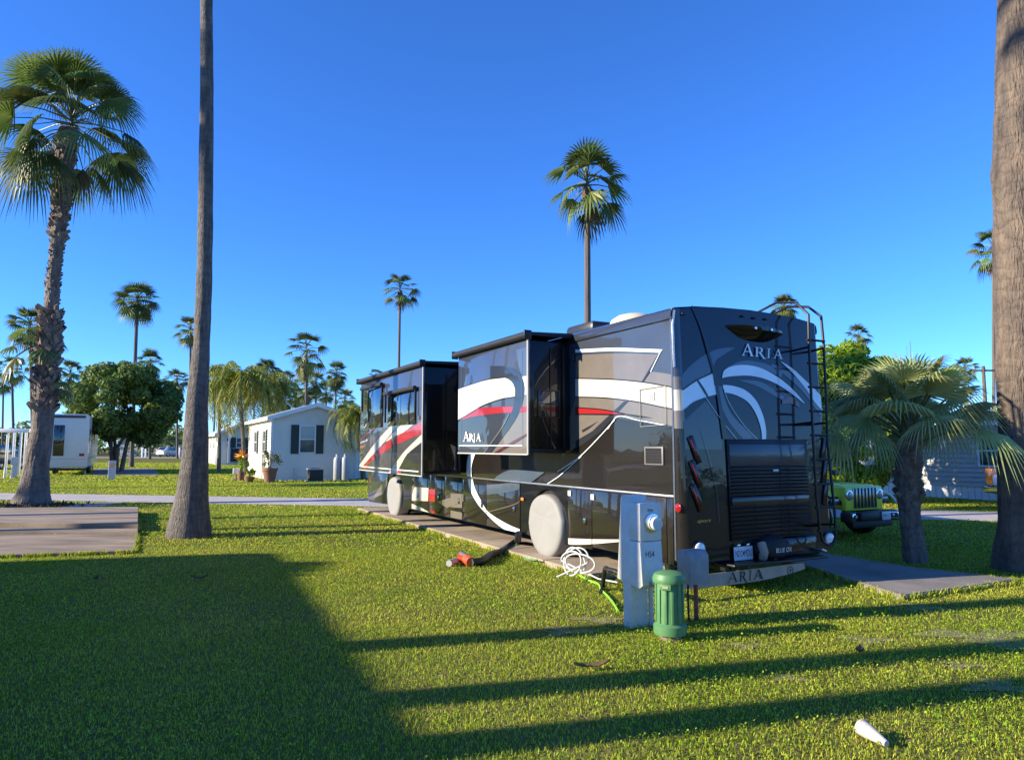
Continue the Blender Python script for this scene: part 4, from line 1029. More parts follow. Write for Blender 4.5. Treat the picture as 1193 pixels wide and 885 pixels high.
DRYL = mat('dry_scrap', (.17, .10, .05), .8, var=.3, scale=20)
for px, py, a, l, lab in ((690, 781, .3, .30, 'curled brown dry leaf on the grass below the green pedestal'), (1002, 763, 1.0, .16, 'small pale dry leaf on the grass right of the green pedestal'), (112, 677, 2.0, .22, 'brown dry leaf in the shade below the slabs'), (232, 676, .2, .2, 'thin dry palm scrap in the shade below the smooth grey trunk')):
    p = gnd(px, py); q = MB(); pts = []
    n_ = 9; vs = []
    for i in range(n_):
        u = i / (n_ - 1); w_ = .035 * math.sin(math.pi * min(.97, u + .04)) + .003
        vs += [((u - .5) * l, -w_, .022 + .03 * (u - .5) ** 2 * 4 + .012), ((u - .5) * l, 0, .018 + .03 * (u - .5) ** 2 * 4), ((u - .5) * l, w_, .026 + .03 * (u - .5) ** 2 * 4 + .012)]
    q.add(vs, sum([[(3 * i, 3 * i + 3, 3 * i + 4, 3 * i + 1), (3 * i + 1, 3 * i + 4, 3 * i + 5, 3 * i + 2)] for i in range(n_ - 1)], []), DRYL)
    o = q.build('dry_leaf'); o.location = (p.x, p.y, .01); o.rotation_euler = (0, 0, a); tag(o, lab, 'dry leaf')

# ================================================================== PALMS
LEAF_N = mat('palm_leaf', (.085, .14, .03), .42, island=.55, transl=.32, spec=.4, col2=(.145, .195, .055), scale=.9)
LEAF_NEAR = mat('near_palm_leaf', (.085, .15, .03), .4, island=.5, transl=.32, spec=.45, col2=(.15, .21, .06), scale=.9)
LEAF_S = mat('shade_palm_leaf', (.32, .40, .14), .45, island=.5, transl=.35, spec=.3, col2=(.46, .50, .22), scale=.9)
DRY = mat('dry_leaf', (.24, .19, .10), .8, island=.35)
PETI = mat('petiole', (.11, .13, .04), .5)
BARK = mat('palm_bark', (.10, .08, .068), .9, col2=(.24, .20, .165), scale=3.2, bump=.9, bscale=11, stretch=(2.2, 2.2, .6))
BARKG = mat('grey_palm_bark', (.085, .078, .075), .9, col2=(.21, .185, .16), scale=7, bump=1.0, bscale=26, stretch=(2.2, 2.2, .35))
BOOT = mat('leaf_boot', (.12, .09, .07), .85, island=.4, col2=(.26, .20, .15), scale=3, bump=.5)

def fan_leaf(V, F, base, outd, elev, plen, rad, nseg, spread, droop, rng, fold=.3, split=.55, wild=.6):
    """one costapalmate leaf: petiole points + fan of tapered segments"""
    out = Vector((math.cos(outd), math.sin(outd), 0)); sidev = Vector((-math.sin(outd), math.cos(outd), 0)); up = Vector((0, 0, 1))
    d0 = (out * math.cos(elev) + up * math.sin(elev)).normalized()
    hub = base + d0 * plen + Vector((0, 0, -.12 * plen * plen * (1 - math.sin(max(elev, 0)))))
    e2 = elev - .30 + wild * rng.uniform(-.6, .35)
    d1 = (out * math.cos(e2) + up * math.sin(e2)).normalized(); nrm = d1.cross(sidev).normalized()
    if nrm.z < 0: nrm = -nrm
    roll = rng.uniform(-.7, .7) * wild; sv = (sidev * math.cos(roll) + nrm * math.sin(roll)); nrm = d1.cross(sv).normalized()
    if nrm.z < 0: nrm = -nrm
    o = len(V); V.append(hub); a_w = 2 * spread / nseg
    ribs = []
    def pos(th, t, pl):
        dv = d1 * math.cos(th) + sv * math.sin(th)
        r_ = rad * t
        p = hub + dv * r_ + nrm * (pl * rad * .035 * min(1, t * 2)) - nrm * (fold * rad * t * (1 - math.cos(th * .8)) * .5)
        p.z -= droop * rad * t ** 2.6
        return p
    for j in range(nseg + 1):
        th = -spread + a_w * j; ribs.append(len(V)); V.append(pos(th, split, 1 if j % 2 else -1))
    for j in range(nseg):
        th = -spread + a_w * (j + .5); ln = (.80 + .20 * math.cos(th * .75)) * rng.uniform(.9, 1.06)
        m1 = len(V); V.append(pos(th - a_w * .26, split + (ln - split) * .5, 0)); V.append(pos(th + a_w * .26, split + (ln - split) * .5, 0))
        tp = pos(th + rng.uniform(-.03, .03), ln, 0); tp.z -= rng.uniform(0, .28) * rad * droop * 1.5; V.append(tp)
        F.append((o, ribs[j], ribs[j + 1])); F.append((ribs[j], m1, m1 + 1, ribs[j + 1])); F.append((m1, m1 + 2, m1 + 1))
    return hub
def fan_crown_mesh(name, n_leaf, plen, rad, nseg, seed, mleaf, elo=-65, ehi=80, droop=.35, dead=0, tube_n=4, zspan=.5, split=.55, spread=1.75, wild=.6):
    rng = random.Random(seed); me = MB(); V, F, DV, DF = [], [], [], []; pet = []
    for i in range(n_leaf):
        t = (i + .5) / n_leaf; az = i * 2.39996 + rng.uniform(-.25, .25); el = R(ehi + (elo - ehi) * t ** 1.05 + rng.uniform(-9, 9))
        b0 = Vector((0, 0, zspan * (.5 - t)))
        pl = plen * rng.uniform(.82, 1.12) * (.65 + .5 * min(1, t * 2.2))
        h = fan_leaf(V, F, b0, az, el, pl, rad * rng.uniform(.85, 1.1), nseg, spread * rng.uniform(.9, 1.05), droop * (.2 + 1.2 * t), rng, split=split, fold=.1 + .35 * t, wild=wild)
        pet.append((b0, h))
    for i in range(dead):
        az = rng.uniform(0, 6.28); h = fan_leaf(DV, DF, Vector((0, 0, -zspan * .6)), az, R(rng.uniform(-80, -60)), plen * .8, rad * .8, max(8, nseg // 2), 1.1, .8, rng)
        pet.append((Vector((0, 0, -zspan * .6)), h))
    me.add(V, F, mleaf)
    if DV: me.add(DV, DF, DRY)
    for a_, b_ in pet:
        mid = a_.lerp(b_, .5) + Vector((0, 0, .05 * (b_ - a_).length))
        me.tube([a_, mid, b_], [.03, .02, .014] if tube_n > 3 else [.035, .028, .02], PETI, n=tube_n, cap=False)
    m = bpy.data.meshes.new(name); m.from_pydata(me.v, [], me.f)
    for mm in me.mats: m.materials.append(mm)
    m.polygons.foreach_set('material_index', me.m); m.update(); return m
def obj(name, me, parent=None, loc=(0, 0, 0), rz=0):
    o = bpy.data.objects.new(name, me); COL.objects.link(o); o.location = loc; o.rotation_euler = (0, 0, rz)
    if parent: o.parent = parent
    return o
def trunk_mb(path, radii, m, n=14, rough=.04, seed=1, ring=.0):
    rng = random.Random(seed); q = MB(); pts = []; rad = []
    K = len(path)
    for i in range(K - 1):
        a_, b_ = Vector(path[i]), Vector(path[i + 1]); ns = max(2, int((b_ - a_).length / .25))
        for j in range(ns):
            t = j / ns; pts.append(a_.lerp(b_, t)); r_ = radii[i] + (radii[i + 1] - radii[i]) * t; rad.append(r_ * (1 + rng.uniform(-rough, rough) + (ring if j % 2 else 0)))
    pts.append(Vector(path[-1])); rad.append(radii[-1])
    q.tube(pts, rad, m, n=n); o = len(q.v)
    q.v = [(x + rng.uniform(-1, 1) * rough * .12, y + rng.uniform(-1, 1) * rough * .12, z) for x, y, z in q.v]
    return q
CROWNS = [fan_crown_mesh('crown', (27, 23, 30, 25, 22, 28, 26)[k], (.85, .95, .75, .9, 1.0, .7, .85)[k], 1.0, 15, 11 + k, LEAF_N, elo=-45 - 5 * k, droop=.32, dead=(1, 3, 0, 2, 5, 1, 4)[k], tube_n=3, split=.45, spread=1.5) for k in range(7)]
TRUNK_FAR = trunk_mb([(0, 0, -.02), (0, 0, .08), (0, 0, 1)], [1.35, 1.0, .8], BARK, n=8, rough=.02)
_tf = TRUNK_FAR.build('trunk'); TRUNK_ME = _tf.data; bpy.data.objects.remove(_tf)
SKIRT = MB(); SKIRT.lathe([(.10, .05), (.24, -.15), (.30, -.5), (.22, -.95), (.14, -1.05)], mat('dead_skirt', (.085, .062, .042), .9, col2=(.16, .11, .07), scale=5, bump=.8), 10); _s = SKIRT.build('dead_skirt'); SKIRT_ME = _s.data; bpy.data.objects.remove(_s)
_pn = [0]
def far_palm(px, py, wpx, label, base_px=None, dia=3.7, variant=0, skirt=False, Y=None, group='slim fan palms standing far behind the lots', tr=.17):
    Yd = Y or dia * FPX / wpx; c = at(px, py, Yd); bx = at(base_px if base_px is not None else px, 523, Yd).x
    t = thing('fan_palm', label, 'palm tree', (bx, Yd, 0), 0, group)
    sc = (wpx * Yd / FPX) / 3.05
    lean = c.x - bx
    tk = obj('trunk', TRUNK_ME, t); h = c.z - .25 * sc; tk.scale = (tr, tr, math.hypot(h, lean)); tk.rotation_euler = (0, math.atan2(lean, h), 0)
    cr = obj('crown', CROWNS[_pn[0] % 7], t, (lean, 0, c.z), random.uniform(0, 6.28)); cr.scale = (sc * random.uniform(.92, 1.08), sc, sc * random.uniform(.85, 1.15)); cr.rotation_euler.x = random.uniform(-.12, .12); _pn[0] += 1
    if skirt: s_ = obj('dead_frond_skirt', SKIRT_ME, t, (lean, 0, c.z - .2)); s_.scale = (sc * .8, sc * .8, sc * .8)
    return t
# the individual palms, far to near
far_palm(684, 212, 90, 'tall slim fan palm rising directly behind the motorhome roof', Y=38, variant=4, skirt=True, tr=.20, base_px=685)
far_palm(466, 336, 40, 'slender fan palm rising above the front slide room', variant=0, base_px=463, skirt=True)
far_palm(160, 349, 52, 'leaning fan palm above the dense round tree', variant=2, base_px=154, skirt=True)
far_palm(222, 383, 36, 'fan palm crown peeping out from behind the smooth grey trunk', variant=3)
far_palm(357, 407, 42, 'fan palm with separate drooping fronds above the roof ridge of the pale house', variant=1, base_px=357)
far_palm(392, 434, 30, 'small fan palm between the house ridge palm and the motorhome', variant=0, base_px=389)
far_palm(402, 464, 27, 'low dark fan palm at the right slope of the pale house roof', variant=2, base_px=400, skirt=True)
far_palm(35, 379, 44, 'shaggy fan palm half hidden behind the rough leaning trunk at left', variant=1, base_px=40, dia=3.8, skirt=True)
far_palm(14, 428, 34, 'fan palm with thin trunk at the far left edge, taller of the two there', variant=0, base_px=17, skirt=True)
far_palm(4, 445, 26, 'shaggy fan palm cut by the left picture edge', variant=3, base_px=3, skirt=True)
far_palm(82, 434, 30, 'dark fan palm between the rough trunk and the dense round tree', variant=2, base_px=79)
far_palm(60, 452, 22, 'short dark fan palm just right of the rough trunk', variant=1)
far_palm(175, 421, 32, 'open crowned fan palm standing behind the dense round tree', variant=3, base_px=175)
far_palm(206, 442, 30, 'dark fan palm left of the smooth grey trunk', variant=0, base_px=207, skirt=True)
far_palm(252, 439, 28, 'fan palm just right of the smooth grey trunk, lit on one side', variant=1, base_px=248)
far_palm(268, 446, 28, 'dark fan palm behind the feathery queen palms at their left', variant=2)
far_palm(311, 434, 33, 'dark fan palm topping the row, above the queen palms', variant=3)
far_palm(332, 443, 31, 'dark fan palm directly left of the ridge palm row, behind the house gable', variant=0, skirt=True)
far_palm(320, 458, 28, 'short dark fan palm low in the row behind the queen palms', variant=1, skirt=True)
far_palm(345, 460, 26, 'short dark fan palm close left of the ridge palm trunk', variant=2, skirt=True)
far_palm(368, 444, 28, 'dark fan palm right behind the ridge palm trunk', variant=3, skirt=True)
far_palm(380, 455, 26, 'short dark fan palm right of the ridge palm trunk', variant=0, skirt=True)
far_palm(296, 452, 28, 'dark fan palm half buried in the queen palm fronds', variant=1, skirt=True)
far_palm(330, 466, 26, 'short dark fan palm at the left roof slope of the pale house', variant=2, skirt=True)
far_palm(356, 452, 28, 'dark fan palm behind the ridge palm, lowest crown touching the roof', variant=1, skirt=True)
far_palm(438, 437, 17, 'tiny fan palm top showing over the front slide room', variant=2)
far_palm(914, 356, 38, 'fan palm crown showing through the roof end of the ladder', variant=1, Y=60)
far_palm(1000, 391, 27, 'small fan palm top peeping over the clipped bright green tree', variant=0, Y=70)
far_palm(1124, 429, 27, 'fan palm crown above the droopy short palm, left of the power pole', variant=3)
far_palm(1157, 288, 42, 'fan palm crown half hidden by the thick trunk at the right edge', variant=2)

# --- near left palm with boots
b0 = gnd(38, 589); Yn = b0.y
def pt(px, py): v = at(px, py, Yn); return (v.x - b0.x, 0, v.z)
t = thing('fan_palm', 'large rough trunked fan palm with criss-cross leaf stubs at left, standing by the slabs', 'palm tree', (b0.x, b0.y, 0))
path = [(-.05, 0, -.05), pt(39, 575), pt(43, 540), pt(49, 500), pt(54, 440), pt(59, 372), pt(60, 355), pt(62, 330), pt(66, 290), pt(71, 240), pt(74, 190), pt(80, 150)]
q = trunk_mb(path, [.52, .40, .31, .28, .26, .25, .19, .165, .18, .22, .27, .24], BARK, n=22, rough=.06, ring=.03); rng = random.Random(5)
def along(path, z):
    for i in range(len(path) - 1):
        if path[i][2] <= z <= path[i + 1][2]:
            u = (z - path[i][2]) / (path[i + 1][2] - path[i][2]); return Vector(path[i]).lerp(Vector(path[i + 1]), u)
    return Vector(path[-1])
def boots(z0, z1, n, rad0, rad1, size, tiltup=.7):
    for i in range(n):
        u = i / n; z = z0 + (z1 - z0) * u; a = i * 2.39996; c = along(path, z); r_ = rad0 + (rad1 - rad0) * u
        s_ = size * rng.uniform(.7, 1.25)
        out = Vector((math.cos(a), math.sin(a), 0)); sd = Vector((-math.sin(a), math.cos(a), 0)) * rng.choice((-1, 1))
        p0 = c + out * (r_ * .92); ax = (Vector((0, 0, 1)) * tiltup + sd * .5 + out * rng.uniform(.25, .6)).normalized()
        w_ = s_ * .34; th = s_ * .13; tip = p0 + ax * s_
        e1 = ax.cross(out).normalized()
        vs = [p0 + e1 * w_ + out * th, p0 - e1 * w_ + out * th, p0 - e1 * w_ - out * th, p0 + e1 * w_ - out * th,
              tip + e1 * w_ * .55 + out * th, tip - e1 * w_ * .55 + out * th, tip - e1 * w_ * .55 - out * th * .5, tip + e1 * w_ * .55 - out * th * .5]
        q.add(vs, [(0, 1, 5, 4), (1, 2, 6, 5), (2, 3, 7, 6), (3, 0, 4, 7), (4, 5, 6, 7)], BOOT)
zz = lambda py: at(55, py, Yn).z
boots(zz(480), zz(362), 230, .25, .24, .23); boots(zz(355), zz(280), 130, .155, .165, .10, .5); boots(zz(280), zz(165), 210, .175, .25, .17, .5)
q.build('trunk', t, smooth=False)
me = fan_crown_mesh('crown', 44, 1.22, 1.15, 30, 5, LEAF_NEAR, elo=-42, ehi=86, droop=.5, dead=1, zspan=.6, split=.40, spread=1.5, wild=1.3)
cc = pt(84, 140); obj('crown', me, t, (cc[0], 0, cc[2]), 1.0)
me = fan_crown_mesh('sucker_fronds', 9, .5, .55, 14, 33, LEAF_N, elo=-50, ehi=30, droop=.5, tube_n=3)
cc = pt(52, 395); o = obj('lower_fronds', me, t, (cc[0] - .30, .1, cc[2])); cc = pt(50, 440); o = obj('lower_fronds', me, t, (cc[0] + .35, .15, cc[2]), 2.0); o.scale = (.6, .6, .6)
# mulch ring
X = RNG.normal(0, .55, 900); Y = RNG.normal(0, .45, 900); k = np.ones(900, bool)
V, F = blades(X[k] + b0.x, Y[k] + b0.y - .15, .04, .14, .05)
tag(fast_mesh('mulch', V, F, mat('mulch', (.09, .06, .045), .9, island=.4)), 'loose brown palm litter around the rough trunk', 'mulch', kind='stuff')
# --- second near palm: smooth grey, its crown above the picture
b0 = gnd(220, 625); Yn = b0.y
t = thing('fan_palm', 'smooth grey palm trunk with a flared foot, left of the pale house', 'palm tree', (b0.x, b0.y, 0))
path = [(0, 0, -.05), pt(221.5, 600), pt(224.5, 570), pt(227.5, 530), pt(229.5, 470), pt(235, 400), pt(238.5, 310), pt(240, 200), pt(241, 100), pt(240.5, 0), pt(242, -150), pt(246, -330)]
q = trunk_mb(path, [.42, .34, .28, .235, .20, .15, .142, .135, .125, .115, .11, .105], BARKG, n=26, rough=.028); q.build('trunk', t)
obj('crown', CROWNS[1], t, (path[-1][0], 0, path[-1][2] + .1), .4)
# --- thick trunk at the right edge
b0 = gnd(1187, 664); Yn = b0.y
t = thing('fan_palm', 'thick weathered palm trunk at the right edge, dark at the foot and brown above', 'palm tree', (b0.x, b0.y, 0))
path = [(0, 0, -.05), pt(1186, 640), pt(1186, 605), pt(1186, 540), pt(1186, 470), pt(1186, 400), pt(1186, 300), pt(1187, 200), pt(1187, 120), pt(1188, 50), pt(1189, -40), pt(1192, -300)]
q = trunk_mb(path, [.335, .285, .235, .235, .245, .27, .30, .33, .31, .295, .285, .25], mat('weathered_palm_bark', (.065, .055, .05), .9, col2=(.22, .165, .12), scale=2.6, bump=1.0, bscale=18, stretch=(2, 2, .45)), n=26, rough=.04); q.build('trunk', t)
obj('crown', CROWNS[0], t, (path[-1][0], 0, path[-1][2] + .1), 1.4)
# --- short droopy fan palm
b0 = gnd(1067, 655); Yn = b0.y
t = thing('fan_palm', 'short droopy fan palm with a stubby dark trunk in front of the grey house', 'palm tree', (b0.x, b0.y, 0))
path = [(0, 0, -.03), pt(1064, 630), pt(1060, 600), pt(1058, 560), pt(1060, 520), pt(1062, 490)]
q = trunk_mb(path, [.165, .14, .14, .16, .17, .12], BARK, n=18, rough=.06, ring=.05); boots(at(0, 590, Yn).z, at(0, 515, Yn).z, 90, .11, .125, .13, .6); q.build('trunk', t, smooth=False)
me = fan_crown_mesh('crown', 38, .74, .74, 34, 21, LEAF_S, elo=16, ehi=84, droop=.5, dead=0, zspan=.3, split=.42, spread=1.6, wild=.8)
cc = pt(1060, 508); obj('crown', me, t, (cc[0], 0, cc[2]), .6)

# ================================================================== BROADLEAF AND FEATHER TREES
def leaf_cloud(clumps, n, size, mt, name, parent=None, squash=.8, loc=(0, 0, 0), hang=0.0, inner=.35):
    C_ = np.array([c[:3] for c in clumps]); Rr = np.array([c[3] for c in clumps]); w = Rr ** 2; idx = RNG.choice(len(C_), n, p=w / w.sum())
    d = RNG.normal(0, 1, (n, 3)); d /= np.linalg.norm(d, axis=1)[:, None]
    rad = Rr[idx] * (1 - inner * RNG.random(n) ** 1.5) * (1 + .12 * np.sin(d[:, 0] * 7 + idx) * np.cos(d[:, 2] * 6 + idx * 2))
    P = C_[idx] + d * rad[:, None] * np.array([1, 1, squash])
    nn = d + RNG.normal(0, .55, (n, 3)); nn /= np.linalg.norm(nn, axis=1)[:, None]
    t1 = np.cross(nn, RNG.normal(0, 1, (n, 3))); t1 /= np.linalg.norm(t1, axis=1)[:, None]; t1[:, 2] -= hang; t1 /= np.linalg.norm(t1, axis=1)[:, None]
    t2 = np.cross(nn, t1); s_ = size * RNG.uniform(.6, 1.4, n)[:, None]
    V = np.zeros((n, 4, 3)); V[:, 0] = P - t1 * s_; V[:, 1] = P + t2 * s_ * .42; V[:, 2] = P + t1 * s_; V[:, 3] = P - t2 * s_ * .42
    V[:, :, 2] = np.maximum(V[:, :, 2], .02)
    i = np.arange(n)[:, None] * 4
    o = fast_mesh(name, V.reshape(-1, 3), [i + np.array([[0, 1, 2, 3]])], mt, parent); return o
LEAFD = mat('dark_leaf', (.10, .175, .032), .5, island=.55, transl=.3, spec=.3, col2=(.15, .235, .05), scale=.8)
LEAFB = mat('bright_leaf', (.19, .33, .018), .45, island=.5, transl=.35, spec=.25, col2=(.27, .40, .03), scale=.6)
LEAFQ = mat('queen_palm_leaf', (.17, .25, .035), .5, island=.45, transl=.35, spec=.25, col2=(.33, .31, .05), scale=.35)
def broad_tree(name, label, cat, c, rx, rz, zc, nclump, cr, nleaf, lsize, mt, trunks, seed, zmin=.6, group=None):
    rng = random.Random(seed); t = thing(name, label, cat, (c.x, c.y, 0), 0, group); cl = []
    while len(cl) < nclump:
        u = Vector((rng.gauss(0, 1), rng.gauss(0, 1), rng.gauss(0, 1))).normalized() * rng.uniform(.55, .95) ** .5
        p = Vector((u.x * rx, u.y * rx, zc + u.z * rz))
        if p.z < zmin: continue
        cl.append((*p, cr * rng.uniform(.6, 1.3)))
    leaf_cloud(cl, nleaf, lsize, mt, 'crown', t)
    q = MB()
    for k in range(trunks):
        a = 6.28 * k / trunks + rng.uniform(-.4, .4); e = cl[k * 3 % len(cl)]
        bx, by = math.cos(a) * .35, math.sin(a) * .35
        q.tube([(bx * .8, by * .8, -.05), (bx * 1.4, by * 1.4, zc * .35), (e[0] * .4 + bx, e[1] * .4 + by, zc * .75), (e[0] * .8, e[1] * .8, e[2])], [.17, .12, .08, .03], BARK, n=8)
    q.build('trunk', t); return t
c = gnd(136, 549); sc_ = c.y / FPX
broad_tree('broadleaf_tree', 'dense dark green rounded tree with several trunks, in front of the white trailer', 'tree', c, 56 * sc_, 44 * sc_, at(0, 472, c.y).z, 54, 16 * sc_, 36000, .15, LEAFD, 6, 4, zmin=at(0, 525, c.y).z)
c = at(984, 500, 22.5); c.z = 0
broad_tree('clipped_tree', 'bright green clipped dome tree behind the lime jeep', 'tree', c, 2.05, 2.2, 2.5, 70, .52, 46000, .085, LEAFB, 3, 8, zmin=.4)
def feather_crown(n, L_, seed, nl=26, hang=.55):
    rng = random.Random(seed); V, F = [], []; q = MB()
    for i in range(n):
        az = i * 2.39996 + rng.uniform(-.2, .2); el = R(85 - 95 * (i / n) + rng.uniform(-8, 8)); ln = L_ * rng.uniform(.85, 1.1); pts = []
        for k in range(9):
            s = k / 8; r_ = ln * s; e_ = el - s * s * 1.35
            pts.append(Vector((math.cos(az) * math.cos(e_) * r_, math.sin(az) * math.cos(e_) * r_, math.sin(e_) * r_)))
        q.tube(pts, [.028 - .0028 * k for k in range(9)], PETI, n=3, cap=False)
        for k in range(nl):
            s = .15 + .85 * k / nl; f = s * 8; j = min(int(f), 7); p = pts[j].lerp(pts[j + 1], f - j); tg = (pts[j + 1] - pts[j]).normalized()
            sd = tg.cross(Vector((0, 0, 1))).normalized(); ll = .42 * L_ / 2 * (1 - .5 * abs(s - .45)) * rng.uniform(.8, 1.15)
            for sg in (-1, 1):
                dv = (sd * sg * rng.uniform(.5, .9) + tg * .45 + Vector((0, 0, -hang * rng.uniform(.5, 1.5)))).normalized(); w_ = tg * .028
                o = len(V); mid = p + dv * ll * .5; tip = p + dv * ll + Vector((0, 0, -ll * .4))
                V += [p - w_, p + w_, mid + w_ * 1.1, mid - w_ * 1.1, tip]; F += [(o, o + 1, o + 2, o + 3), (o + 3, o + 2, o + 4)]
    q.add(V, F, LEAFQ); m = bpy.data.meshes.new('crown'); m.from_pydata(q.v, [], q.f)
    for mm in q.mats: m.materials.append(mm)
    m.polygons.foreach_set('material_index', q.m); m.update(); return m
FE = [feather_crown(38, 2.4, 61, 30), feather_crown(34, 2.2, 62, 30)]
def queen_palm(px, py, Y, label, bpx, sc, v, tr=.13):
    c = at(px, py, Y); bx = at(bpx, 523, Y).x
    t = thing('queen_palm', label, 'palm tree', (bx, Y, 0), 0, 'feathery queen palms around the pale house')
    q = trunk_mb([(0, 0, -.05), ((c.x - bx) * .5, 0, c.z * .5), (c.x - bx, 0, c.z - .1)], [tr, tr * .85, tr * .75], BARKG, n=10, rough=.03); q.build('trunk', t)
    o = obj('crown', FE[v], t, (c.x - bx, 0, c.z), random.uniform(0, 6)); o.scale = (sc, sc, sc); return t
queen_palm(279, 449, 43, 'yellow green queen palm at the left wall of the pale house', 287, 1.2, 0)
queen_palm(308, 456, 47, 'queen palm with yellowing fronds behind the pale house roof', 304, 1.3, 1)
queen_palm(256, 462, 46, 'thin queen palm left of the pale house, nearest the smooth grey trunk', 256, .75, 1)
queen_palm(419, 488, 36.5, 'low queen palm with hanging fronds between the pale house and the motorhome', 424, .70, 0)
# distant wood behind the lots
cl = []
for i in range(240):
    px = random.uniform(-260, 470) if i % 4 else random.uniform(860, 1500); Yd = random.uniform(125, 165); v = at(px, 500, Yd); cl.append((v.x, v.y, random.uniform(.5, 4.6), random.uniform(1.6, 3.4)))
tag(leaf_cloud(cl, 42000, .42, LEAFD, 'far_trees'), 'low dark wood closing the view behind the lots', 'wood', kind='stuff')
# ================================================================== HOUSES
SID = mat('vinyl_siding', (.76, .73, .61), .5, var=.05, scale=2)
SIDG = mat('grey_siding', (.46, .47, .45), .55, var=.06, scale=2)
TRIM = mat('white_trim', (.78, .79, .78), .45)
SHUT = mat('dark_green_shutter', (.018, .035, .028), .5)
ROOFW = mat('pale_roof', (.50, .53, .57), .45, metal=.1, var=.12, scale=1.5)
ROOFD = mat('dark_roof', (.10, .10, .11), .8, var=.3, scale=4)
WGLASS = mat('window_glass', (.06, .075, .08), .06, coat=.6, var=.5, scale=1.2)
CURT = mat('pale_blind', (.35, .42, .40), .5, coat=.5)
HROT = GRID_ROT - math.pi / 2; EX = -N
def on_wall(o, e):
    nr = Vector((e.y, -e.x, 0))
    def f(px, py):
        r = ray(px, py); t = (o - CAM).dot(nr) / r.dot(nr); q = CAM + r * t - o
        return (q.dot(e), q.z)
    return f
def lap_wall(q, p, e, outn, width_at, z0, z1, m, h=.15):
    """lap siding: p corner, e along, outn outward; width_at(z)->(a,b)"""
    n = max(1, int(round((z1 - z0) / h))); h = (z1 - z0) / n
    for i in range(n):
        za, zb = z0 + i * h, z0 + (i + 1) * h; a0, b0_ = width_at(za); a1, b1 = width_at(zb)
        if b1 - a1 < .02: a1 = b1 = (a1 + b1) / 2
        P = lambda s, z, o: Vector(p) + Vector(e) * s + Vector(outn) * o + Vector((0, 0, z))
        q.add([P(a0, za, .045), P(b0_, za, .045), P(b1, zb, .001), P(a1, zb, .001)], [(0, 1, 2, 3)], m)
        q.add([P(a0, za, .0), P(b0_, za, .0), P(b0_, za, .045), P(a0, za, .045)], [(0, 1, 2, 3)], m)
def house_window(par, p, e, outn, s0, s1, z0, z1, shutter=0.0, split=True, blind=None):
    X_ = Vector(e); O = Vector(outn); Z_ = Vector((0, 0, 1)); M = Matrix((( X_.x, O.x, 0, 0), (X_.y, O.y, 0, 0), (0, 0, 1, 0), (0, 0, 0, 1))); M = Matrix.Translation(Vector(p)) @ M
    q = MB(); cx = (s0 + s1) / 2; cz = (z0 + z1) / 2; f = .06
    q.box((s0, .055, cz), (f, .07, z1 - z0 + f), TRIM, M=M); q.box((s1, .055, cz), (f, .07, z1 - z0 + f), TRIM, M=M)
    for z in ((z0, z1, cz) if split else (z0, z1)): q.box((cx, .056, z), (s1 - s0 - f, .066, f * .9), TRIM, M=M)
    w = q.build('window', par, smooth=False)
    q = MB(); q.box((cx, .055, cz), (s1 - s0 - .01, .014, z1 - z0 - .01), WGLASS, M=M)
    if blind: q.box((cx, .0645, (cz + z1) / 2), (s1 - s0 - f * 1.2, .003, (z1 - z0) / 2 - f * 1.2), blind, M=M)
    q.build('pane', w, smooth=False)
    if shutter:
        for sx in (s0 - f / 2 - shutter / 2 - .01, s1 + f / 2 + shutter / 2 + .01):
            q = MB(); q.box((sx, .055, cz), (shutter, .06, z1 - z0 + .10), SHUT, .006, M=M)
            for k in range(12): q.box((sx, .087, z0 + (z1 - z0) * (k + .5) / 12), (shutter * .72, .012, .035), SHUT, M=M)
            q.build('shutter', par, smooth=False)
